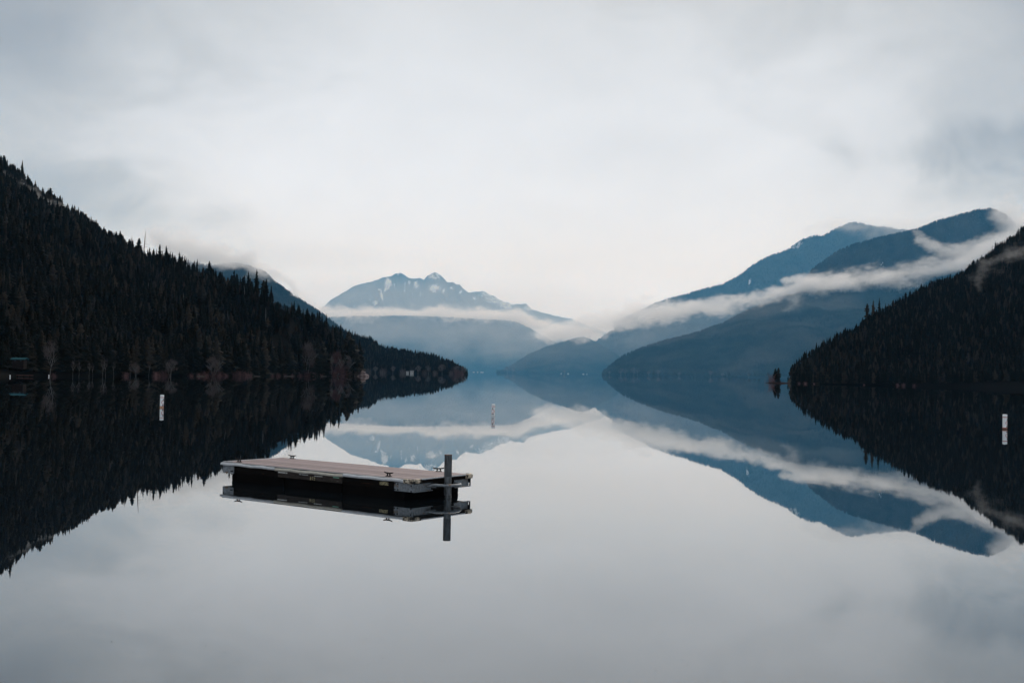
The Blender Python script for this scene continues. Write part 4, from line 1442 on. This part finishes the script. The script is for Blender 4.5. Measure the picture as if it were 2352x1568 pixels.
# ------------------------------------------------------------------ bare trees and shrubs
def bare_mesh(name, seed, H=1.0, depth=5, spread=0.55, lean=(0, 0), trunks=1, mat=None, r0=0.02, droop=0.0, first=0.35, kids=3):
    r = random.Random(seed)
    m = MB()

    def grow(p, d, L_, rad, lev):
        pts = [p]
        rr = [rad]
        steps = 3 if lev < 2 else 2
        for k in range(steps):
            d = (d + Vector((r.uniform(-.16, .16), r.uniform(-.16, .16), r.uniform(-.05, .14) - droop * lev * 0.05))).normalized()
            p = p + d * (L_ / steps)
            pts.append(p)
            rr.append(rad * (1 - 0.55 * (k + 1) / steps))
        m.tube(pts, rr, 3 if lev > 0 else 5, cap=False)
        if lev >= depth:
            return
        nk = kids if lev else kids + 2
        for k in range(nk):
            f = r.uniform(0.35 if lev else first, 1.0)
            i = min(int(f * steps), steps - 1)
            q = pts[i].lerp(pts[i + 1], f * steps - i)
            a = r.uniform(0, 6.283)
            side = Vector((math.cos(a), math.sin(a), r.uniform(-0.1, 0.5)))
            nd = (d * (1 - spread) + side * spread).normalized()
            grow(q, nd, L_ * r.uniform(0.45, 0.72), rad * 0.5, lev + 1)
        grow(pts[-1], d, L_ * 0.6, rr[-1], lev + 1)
    for k in range(trunks):
        a = r.uniform(0, 6.28)
        s_ = 0.0 if trunks == 1 else 0.35
        grow(Vector((math.cos(a) * 0.03 * (trunks > 1), math.sin(a) * 0.03 * (trunks > 1), 0)), Vector((lean[0] + math.cos(a) * s_, lean[1] + math.sin(a) * s_, 1)).normalized(), H * 0.42, r0, 0)
    zmax = max(v[2] for v in m.V)
    m.V = [(x / zmax, y / zmax, z / zmax) for x, y, z in m.V]
    return mesh_np(name, m.V, m.F, mat)


def brush_mesh(name, seed, n, w, mat, thick=0.010, arch=0.3):
    """leafless thicket: many thin stems fanning out from the ground"""
    r = random.Random(seed)
    m = MB()
    for k in range(n):
        x, y = r.gauss(0, w * 0.35), r.gauss(0, w * 0.2)
        a = r.uniform(0, 6.28)
        s_ = r.uniform(0.05, 0.6)
        h = r.uniform(0.35, 1.0) * (1 - 0.5 * min(1, abs(x) / w))
        p0 = Vector((x, y, -0.05))
        p1 = p0 + Vector((math.cos(a) * s_ * h * .5, math.sin(a) * s_ * h * .5, h * 0.6))
        p2 = p1 + Vector((math.cos(a) * s_ * h * .8, math.sin(a) * s_ * h * .8, h * 0.4 * (1 - arch * r.random())))
        m.tube([p0, p1, p2], [thick, thick * .8, thick * .3], 3, cap=False)
        for q in range(3):
            b = a + r.uniform(-1.2, 1.2)
            f = r.uniform(0.2, 1)
            s0 = p1.lerp(p2, f)
            m.tube([s0, s0 + Vector((math.cos(b) * .16 * h, math.sin(b) * .16 * h, r.uniform(.02, .2) * h))], [thick * .6, thick * .25], 3, cap=False)
    return mesh_np(name, m.V, m.F, mat)


def twig_crown(name, seed, n, mat, low=0.25, rx=0.32, thick=0.004, top_heavy=1.0, L_=0.16):
    """fine leafless twigs filling a rounded crown of unit height"""
    r = random.Random(seed)
    m = MB()
    c = (1 + low) / 2
    lobes = []
    for _ in range(18):
        f = r.random()
        wd = rx * math.sin(math.pi * (0.18 + 0.78 * f)) ** 0.8
        a = r.uniform(0, 6.28)
        q = wd * r.random() ** 0.5
        lobes.append((math.cos(a) * q, math.sin(a) * q, low + 0.05 + (0.86 - low) * f, r.uniform(0.08, 0.17)))
    for k in range(n):
        lx, ly, lz, lr = r.choice(lobes)
        d = Vector((r.gauss(0, 1), r.gauss(0, 1), r.gauss(0, 1))).normalized() * lr * r.random() ** 0.5
        p = Vector((lx, ly, lz)) + d
        q = Vector((p.x * 0.8 + r.gauss(0, .35), p.y * 0.8 + r.gauss(0, .35), r.uniform(0.4, 1.4))).normalized()
        l = L_ * r.uniform(0.4, 1.1)
        m.tube([p, p + q * l * 0.5 + Vector((r.gauss(0, .01), r.gauss(0, .01), 0)), p + q * l], [thick, thick * .7, thick * .3], 3, cap=False)
    return m


def tree_pair(seed, n_twigs, trunks, rx, low, kids=4, lean=(0, 0), r0=0.011, mat_t=None):
    t_ = bare_mesh('trunk', seed, depth=2, kids=kids, trunks=trunks, mat=M_BARE, r0=r0, spread=0.45, lean=lean, first=0.5)
    return t_, twig_crown('branches', seed + 1, n_twigs, None, low, rx).mesh('branches', mat_t or M_TWIG)


T_TALL = [tree_pair(31, 260, 1, 0.22, 0.5, kids=3, lean=(0.03, 0), r0=0.010)]
T_THIN = tree_pair(35, 50, 1, 0.12, 0.55, kids=2, lean=(0.06, 0), r0=0.012)
W_ALDER = tree_pair(41, 900, 3, 0.42, 0.22)
W_WIDE = tree_pair(51, 900, 2, 0.36, 0.3, lean=(0.15, 0))
W_RED = tree_pair(55, 1300, 3, 0.36, 0.12, mat_t=M_REDTWIG)
RED_BRUSH = [brush_mesh('stems', 61 + k, 110, 0.9, M_REDTWIG, 0.007) for k in range(3)]
PALE_BRUSH = [brush_mesh('stems', 71 + k, 110, 0.8, M_TWIG, 0.007) for k in range(2)]


def shore_y(hill, px):
    """distance of a hill's shoreline where the photo shows it at px"""
    a, _ = to_px(hill.P[1])
    i = int(np.argmin(np.abs(a - px)))
    q = hill.P[1][i]
    return q[0], q[1]


def place_bare(kind, px, Y, hpx, label, group=None, wide=1.0, rz=None, name='bare_tree', cat='bare tree', z=0.0):
    x = ray(px, horizon_y(px))[0] * Y
    h = hpx * Y / F_PX
    root = empty(name, (x, Y, z), rz if rz is not None else random.uniform(0, 6.28))
    root.scale = (h * wide, h * wide, h)
    obj('trunk', kind[0], root)
    obj('branches', kind[1], root)
    tag(root, label, cat, group)
    return root


def place_brush(me, px, Y, hpx, label, group, wide=1.0, z=-0.1):
    x = ray(px, horizon_y(px))[0] * Y
    h = hpx * Y / F_PX
    o = obj('leafless_shrub', me)
    o.location = (x, Y, z)
    o.scale = (h * wide, h * 0.8 * wide, h)
    o.rotation_euler = (0, 0, random.uniform(-0.5, 0.5))
    tag(o, label, 'shrub', group)
    return o


random.seed(17)


def front(px, hill=LEFT, d=3.0):
    return shore_y(hill, px)[1] - d


place_bare(T_TALL[0], 115, front(115), 82, 'tall thin pale bare tree on the far left shore right of the teal roof', wide=0.8)
place_bare(W_ALDER, 490, front(490), 44, 'pale leafless alder crown on the left shore above the red brush', wide=1.15)
place_bare(W_WIDE, 706, front(706), 74, 'curving pale bare tree on the left shore among olive conifers', wide=0.75)
place_bare(W_RED, 772, front(772, d=6), 54, 'reddish grey bare tree with a white trunk near the end of the left shore', wide=1.2)
place_bare(W_WIDE, 795, front(795, d=5), 46, 'broad grey bare tree just left of the tallest dark conifer', wide=1.1)
place_bare(T_TALL[0], 762, front(762, d=7), 46, 'slim white trunk rising at the water near the end of the left shore', wide=0.5)
for k, (px_, hp) in enumerate([(168, 38), (182, 36), (205, 34), (214, 26), (236, 40), (243, 42), (262, 34), (300, 34), (342, 36)]):
    place_bare(T_THIN, px_, front(px_), hp, 'thin pale bare trunk in the shore row between the tall bare tree and the buoy', 'thin bare trunks on the left shore', wide=0.6)
place_bare(W_ALDER, 312, front(312), 30, 'small grey bare tree on the left shore above the first buoy', wide=1.0)
place_bare(W_ALDER, 392, front(392), 38, 'small grey bare tree on the left shore right of the first buoy', wide=1.1)
reds = [(125, 12), (290, 14), (360, 16), (378, 18), (440, 11), (458, 12), (474, 16), (492, 17), (506, 15), (520, 10), (540, 15), (552, 19), (566, 15), (575, 10), (625, 10), (640, 11), (655, 9), (672, 9), (690, 12), (704, 16), (720, 13), (738, 8)]
for k, (px_, hp) in enumerate(reds):
    z_ = zone(px_, [(400, 'low dark red brush at the water on the left shore, left of the pale alder'), (530, 'low reddish leafless brush at the water around the pale alder'),
                    (600, 'arching reddish leafless brush at the water right of the pale alder'), (900, 'low reddish brush at the water below the olive conifers')])
    place_brush(RED_BRUSH[k % 3], px_, front(px_, d=5), hp, z_, z_.replace('brush', 'brush clumps'), 1.0)
for k, (px_, hp) in enumerate([(766, 30), (780, 30), (790, 24), (803, 20), (815, 16), (828, 14)]):
    place_brush((RED_BRUSH + PALE_BRUSH)[k % 5], px_, front(min(px_, 822), d=8), hp, 'pinkish grey thicket at the water where the left hill ends', 'thickets at the end of the left shore', 0.7)
# point: pale bare trees and brush along its shore
for k, px_ in enumerate([846, 862, 880, 903, 925, 960, 975, 984, 1000, 1015, 1036, 1048, 1056, 1064]):
    if k % 2:
        place_bare(W_ALDER if k % 3 else W_WIDE, px_, front(px_, POINT, 6), random.uniform(12, 22), 'small grey bare tree on the shore of the low point', 'bare trees along the low point', wide=1.1)
    else:
        place_brush(PALE_BRUSH[k % 2], px_, front(px_, POINT, 6), random.uniform(9, 16), 'grey brown thicket on the shore of the low point', 'thickets along the low point', 1.0)
for px_, hp in ((1046, 20), (1054, 15), (1062, 11)):
    place_brush(RED_BRUSH[0], px_, front(px_, POINT, 14), hp, 'pinkish thicket on the bank at the tip of the low point', 'thickets at the tip of the low point', 0.8)
# far shore: hazy bare groves
for k, (px_, hp) in enumerate([(1165, 14), (1178, 11), (1296, 9), (1400, 9), (1426, 15), (1436, 13), (1456, 17), (1464, 14), (1490, 10), (1512, 13), (1560, 9), (1632, 13), (1660, 9), (1720, 10)]):
    hill_ = KNOLL if px_ < 1385 else SPUR
    place_bare((W_ALDER, W_WIDE)[k % 2], px_, front(px_, hill_, 20), hp, 'pale bare tree on the hazy far shore ' + ('left of the middle' if px_ < 1385 else 'right of the middle'), 'pale bare trees on the far shore ' + ('left' if px_ < 1385 else 'right'), wide=1.3)
# right shore
for k, (px_, hp) in enumerate([(1836, 7), (1850, 7), (1870, 5), (2062, 8), (2075, 9), (2100, 8), (1985, 5)]):
    place_brush(RED_BRUSH[k % 3], px_, front(px_, RIGHT, 4), hp, 'dim reddish brush at the water on the right shore', 'brush on the right shore', 1.0)

# snags on the left skyline
M_SNAG = surf('dead_wood', (0.05, 0.045, 0.045), (0.10, 0.09, 0.09), 8, 0.9, 0.1)


def snag(px_base, py_base, px_top, py_top, Y, arms, label):
    m0, _ = to_px(LEFT.P[LEFT.nt - 1])
    Y = LEFT.P[LEFT.nt - 1][int(np.argmin(np.abs(m0 - px_base)))][1] - 1
    a, b = at(px_base, py_base, Y), at(px_top, py_top, Y)
    root = empty('snag', tuple(a))
    tag(root, label, 'dead tree')
    d = Vector(b - a)
    MB().tube([(0, 0, -3), tuple(d * 0.5), tuple(d)], [0.28, 0.2, 0.07], 6).build('trunk', M_SNAG, root)
    for f, dx, dz_ in arms:
        p = d * f
        MB().tube([tuple(p), tuple(p + Vector((dx, 0.3, dz_)))], [0.12, 0.04], 5).build('branch', M_SNAG, root)


snag(303, 572, 303, 541, 646, [(0.5, 0.7, 0.4), (0.7, -0.6, 0.3)], 'upright bare snag on the left skyline beside the broad dense conifer')
snag(330, 575, 335, 531, 646, [(0.35, 2.8, -0.5), (0.22, 2.0, -0.6), (0.45, 1.4, 0.4), (0.6, -0.6, 0.4)], 'leaning bare snag with side limbs right of the broad dense conifer')

# ------------------------------------------------------------------ islet with its trees by the right shore
def mound(name, cx, cy_, rx, ry, hz, mat, label, cat=None, kind=None, seed=0, rings=6, seg=26, parent=None):
    r = random.Random(seed)
    V, F = [(0, 0, hz)], []
    ph = [r.uniform(0.8, 1.2) for _ in range(seg)]
    for k in range(1, rings + 1):
        f = k / rings
        for j in range(seg):
            a = 6.28318 * j / seg
            V.append((math.cos(a) * rx * f * ph[j], math.sin(a) * ry * f * ph[j], hz * (1 - f ** 1.6) * r.uniform(0.75, 1.2) - 0.5 * (k == rings)))
    for j in range(seg):
        F.append((0, 1 + j, 1 + (j + 1) % seg))
    for k in range(rings - 1):
        for j in range(seg):
            a, b = 1 + k * seg + j, 1 + k * seg + (j + 1) % seg
            F.append((a, a + seg, b + seg, b))
    o = obj(name, mesh_np(name, V, F, mat), parent)
    o.location = (cx, cy_, 0)
    tag(o, label, cat, None, kind)
    return o


YI = 571.0
def xat(px, Y):
    return ray(px, horizon_y(px))[0] * Y
M_EARTH = surf('dark_red_earth', (0.02, 0.014, 0.012), (0.05, 0.03, 0.028), 0.8, 1.0, 0.05)
mound('islet', xat(1784, YI), YI, 7.0, 4.0, 0.7, M_EARTH, 'tiny low islet just off the right shore', kind='structure', seed=4)
mound('spit', xat(1822, YI), YI, 9.5, 2.4, 0.45, M_EARTH, 'thin low spit joining the islet to the right shore', kind='structure', seed=9)
for px_, hp, k_, sp, lab in ((1781, 34, 6, 1.0, 'left one of the two dark conifers on the tiny islet'), (1788, 40, 3, 0.9, 'taller right one of the two dark conifers on the tiny islet')):
    make_conifer(k_, (xat(px_, YI), YI, 0.1), hp * YI / F_PX, 1.0, lab, None, sp)
place_brush(RED_BRUSH[1], 1771, YI - 1, 28, 'dark reddish bush at the left edge of the tiny islet', None, 0.55)
place_brush(RED_BRUSH[2], 1776, YI + 1, 18, 'low dark bush between the islet conifers and its left edge', None, 0.6)

# pinkish boulders and fallen bank where the left hill ends
M_ROCK = surf('pinkish_rock', (0.20, 0.145, 0.135), (0.36, 0.28, 0.26), 1.2, 0.9, 0.2, bump=0.5, bump_dist=0.1, c3=(0.10, 0.07, 0.065), scale3=0.9, thr3=(0.5, 0.6))


def boulder(px, Y, w, hgt, label, seed, z=0.0):
    r = random.Random(seed)
    import bmesh
    bm = bmesh.new()
    bmesh.ops.create_icosphere(bm, subdivisions=2, radius=1.0)
    for v in bm.verts:
        v.co *= r.uniform(0.75, 1.15)
        v.co.x *= w
        v.co.y *= w * 0.8
        v.co.z *= hgt
    me = bpy.data.meshes.new('shore_boulder')
    bm.to_mesh(me)
    bm.free()
    me.materials.append(M_ROCK)
    o = obj('shore_boulder', me)
    o.location = (xat(px, Y), Y, z)
    tag(o, label, 'boulder', 'boulders at the end of the left shore')


Yb = front(822, d=12)
for k, (px_, w, h_, z_) in enumerate([(831, 1.8, 1.1, 0.2), (837, 2.2, 1.3, 0.2), (842, 1.3, 0.7, 0.1), (834, 1.3, 1.0, 1.7), (824, 0.9, 0.5, 0.1), (812, 0.7, 0.4, 0.1)]):
    boulder(px_, Yb, w, h_, ['largest but one pinkish boulder below the end conifer', 'largest pinkish boulder at the tip of the left shore', 'outermost small pinkish boulder at the left shore tip', 'pinkish boulder perched on top of the others', 'small pale boulder just left of the boulder heap', 'tiny pale boulder at the water under the tallest conifer'][k], k, z_)


# ------------------------------------------------------------------ cabins, sheds and docks on the shores
M_CWALL = surf('white_siding', (0.40, 0.40, 0.39), (0.55, 0.55, 0.54), 3, 0.8, 0.2)
M_DWALL = surf('dark_log_wall', (0.008, 0.006, 0.005), (0.018, 0.011, 0.009), 3, 0.9, 0.1)
M_TEAL = surf('teal_metal_roof', (0.008, 0.045, 0.06), (0.012, 0.075, 0.09), 3, 0.95, 0.05)
M_GREY = surf('grey_roof', (0.16, 0.17, 0.18), (0.24, 0.25, 0.26), 3, 0.8, 0.2)
M_PANE = surf('dark_window', (0.02, 0.025, 0.03), (0.03, 0.035, 0.04), 3, 0.15, 0.6)


def cabin(px, Y, z, w, d, h, rh, wall, roof, label, name='cabin', windows=2, cat='cabin'):
    root = empty(name, (xat(px, Y), Y, z), random.uniform(-0.15, 0.15))
    tag(root, label, cat)
    MB().box(-w / 2, w / 2, -d / 2, d / 2, -1.5, h).build('wall', wall, root)
    MB().prism([(-d / 2 - 0.5, h), (0, h + rh), (d / 2 + 0.5, h), (d / 2 + 0.5, h - 0.15), (0, h + rh - 0.2), (-d / 2 - 0.5, h - 0.15)], 'x', -w / 2 - 0.4, w / 2 + 0.4).build('roof', roof, root)
    for k in range(windows):
        x = -w / 2 + w * (k + 0.5) / windows
        MB().box(x - w * 0.07, x + w * 0.07, -d / 2 - 0.05, -d / 2 + 0.02, h * 0.35, h * 0.75).build('window', M_PANE, root)


cabin(45, front(45, d=-4), 3.4, 2.6, 2.4, 0.8, 0.4, M_DWALL, M_TEAL, 'dark log cabin with a teal metal roof at the far left shore')
cabin(936, front(936, POINT, -2), 0.5, 3.0, 3.0, 1.6, 0.7, M_CWALL, M_GREY, 'small white boathouse on the low point, left of its pair', 'boathouse', 1, 'boathouse')
cabin(946, front(946, POINT, -2), 0.5, 4.4, 3.5, 2.1, 1.0, M_CWALL, M_GREY, 'larger white boathouse on the low point', 'boathouse', 2, 'boathouse')
for k, (px_, w, lab) in enumerate([(1088, 18, 'white lakeside cabin just right of the low point'), (1097, 14, 'second white lakeside cabin right of the low point'), (1107, 34, 'long white lakeside building right of the low point'),
                                   (1289, 12, 'tiny white cabin on the far shore, left of the middle'), (1305, 18, 'pale cabin on the middle of the far shore'), (1340, 20, 'white cabin on the far shore below the knoll'), (1348, 10, 'tiny white shed beside the white cabin below the knoll')]):
    cabin(px_, front(px_, KNOLL, 30) if px_ > 1150 else 16400, 0.8, w * 1.36, 14, 7, 4, M_CWALL, M_GREY, lab, 'lakeside_cabin', 2)
# reddish landing stage and white posts at the far left
m_ = MB()
YL = front(60, d=6)
rt = empty('landing_stage', (xat(58, YL), YL, 0))
tag(rt, 'low reddish landing stage at the water below the teal roof', 'landing stage')
M_REDWOOD = surf('red_brown_planks', (0.05, 0.02, 0.013), (0.12, 0.05, 0.035), 4, 0.8, 0.2)
MB().box(-1.7, 1.7, -0.8, 0.8, 0.30, 0.42).build('deck', M_REDWOOD, rt)
for x_ in (-1.5, 0, 1.5):
    MB().box(x_ - 0.08, x_ + 0.08, -0.7, -0.54, -1.0, 0.298).build('post', M_DARKWOOD, rt)
for px_, lab in ((24, 'small white post at the water at the far left'), (113, 'small white post at the water below the tall bare tree')):
    o = MB().tube([(0, 0, -0.8), (0, 0, 0.45), (0, 0, 0.5)], [0.12, 0.12, 0.06], 8).build('shore_post', M_CAP)
    o.location = (xat(px_, front(px_, d=6)), front(px_, d=6), 0)
    tag(o, lab, 'post')

# ------------------------------------------------------------------ dead trunks and drift logs
random.seed(29)
for px_, py_, hp in ((103, 505, 26), (140, 560, 22), (338, 690, 24), (420, 720, 30), (255, 640, 20), (520, 760, 30), (610, 748, 26), (180, 690, 24), (560, 690, 22)):
    m1, m2 = to_px(LEFT.P[:LEFT.nt].reshape(-1, 3))
    k = int(np.argmin((m1 - px_) ** 2 + (m2 - py_) ** 2))
    q = LEFT.P[:LEFT.nt].reshape(-1, 3)[k]
    hh = hp * 1.6 * q[1] / F_PX
    rt_ = empty('snag', tuple(q))
    tag(rt_, 'thin grey dead trunk among the conifers on the left hillside', 'dead tree', 'dead trunks on the left hillside')
    MB().tube([(0, 0, -1), (0.02 * hh, 0, hh * 0.6), (0.05 * hh * random.uniform(-1, 1), 0, hh)], [0.16, 0.11, 0.04], 5).build('trunk', M_BARE, rt_)
M_LOG = surf('wet_drift_log', (0.06, 0.05, 0.045), (0.16, 0.135, 0.12), 6, 0.8, 0.3)
for px_, w_ in ((462, 2.6), (588, 3.4), (664, 4.2), (742, 3.6), (800, 2.4)):
    Y_ = front(min(px_, 815), d=8)
    o = MB().tube([(-w_ / 2, 0, 0.05), (0, 0.1, 0.12), (w_ / 2, 0.3, 0.16)], [0.16, 0.14, 0.08], 7).build('drift_log', M_LOG)
    o.location = (xat(px_, Y_), Y_, 0)
    o.rotation_euler = (0, 0, random.uniform(-0.4, 0.4))
    tag(o, {462: 'pale drift log at the water left of the alder', 588: 'pale drift log at the water right of the arching red brush', 664: 'longest pale drift log below the olive conifers',
            742: 'pale drift log at the water just left of the white trunked bare tree', 800: 'short drift log at the foot of the tallest dark conifer'}[px_], 'log')
# specks drifting on the near water
m_ = MB()
for k in range(70):
    y_ = random.uniform(10.2, 17)
    x_ = random.uniform(-0.45, 0.45) * y_
    r_ = random.uniform(0.003, 0.007)
    i = len(m_.V)
    for a in range(5):
        m_.V.append((x_ + math.cos(a * 1.257) * r_ * random.uniform(0.6, 1.3), y_ + math.sin(a * 1.257) * r_ * 2, 0.004 + 0.003 * (a % 2)))
    m_.F.append(tuple(range(i, i + 5)))
o = obj('floating_specks', mesh_np('floating_specks', m_.V, m_.F, M_DARKWOOD))
tag(o, 'tiny dark specks of debris floating on the near water', kind='stuff')
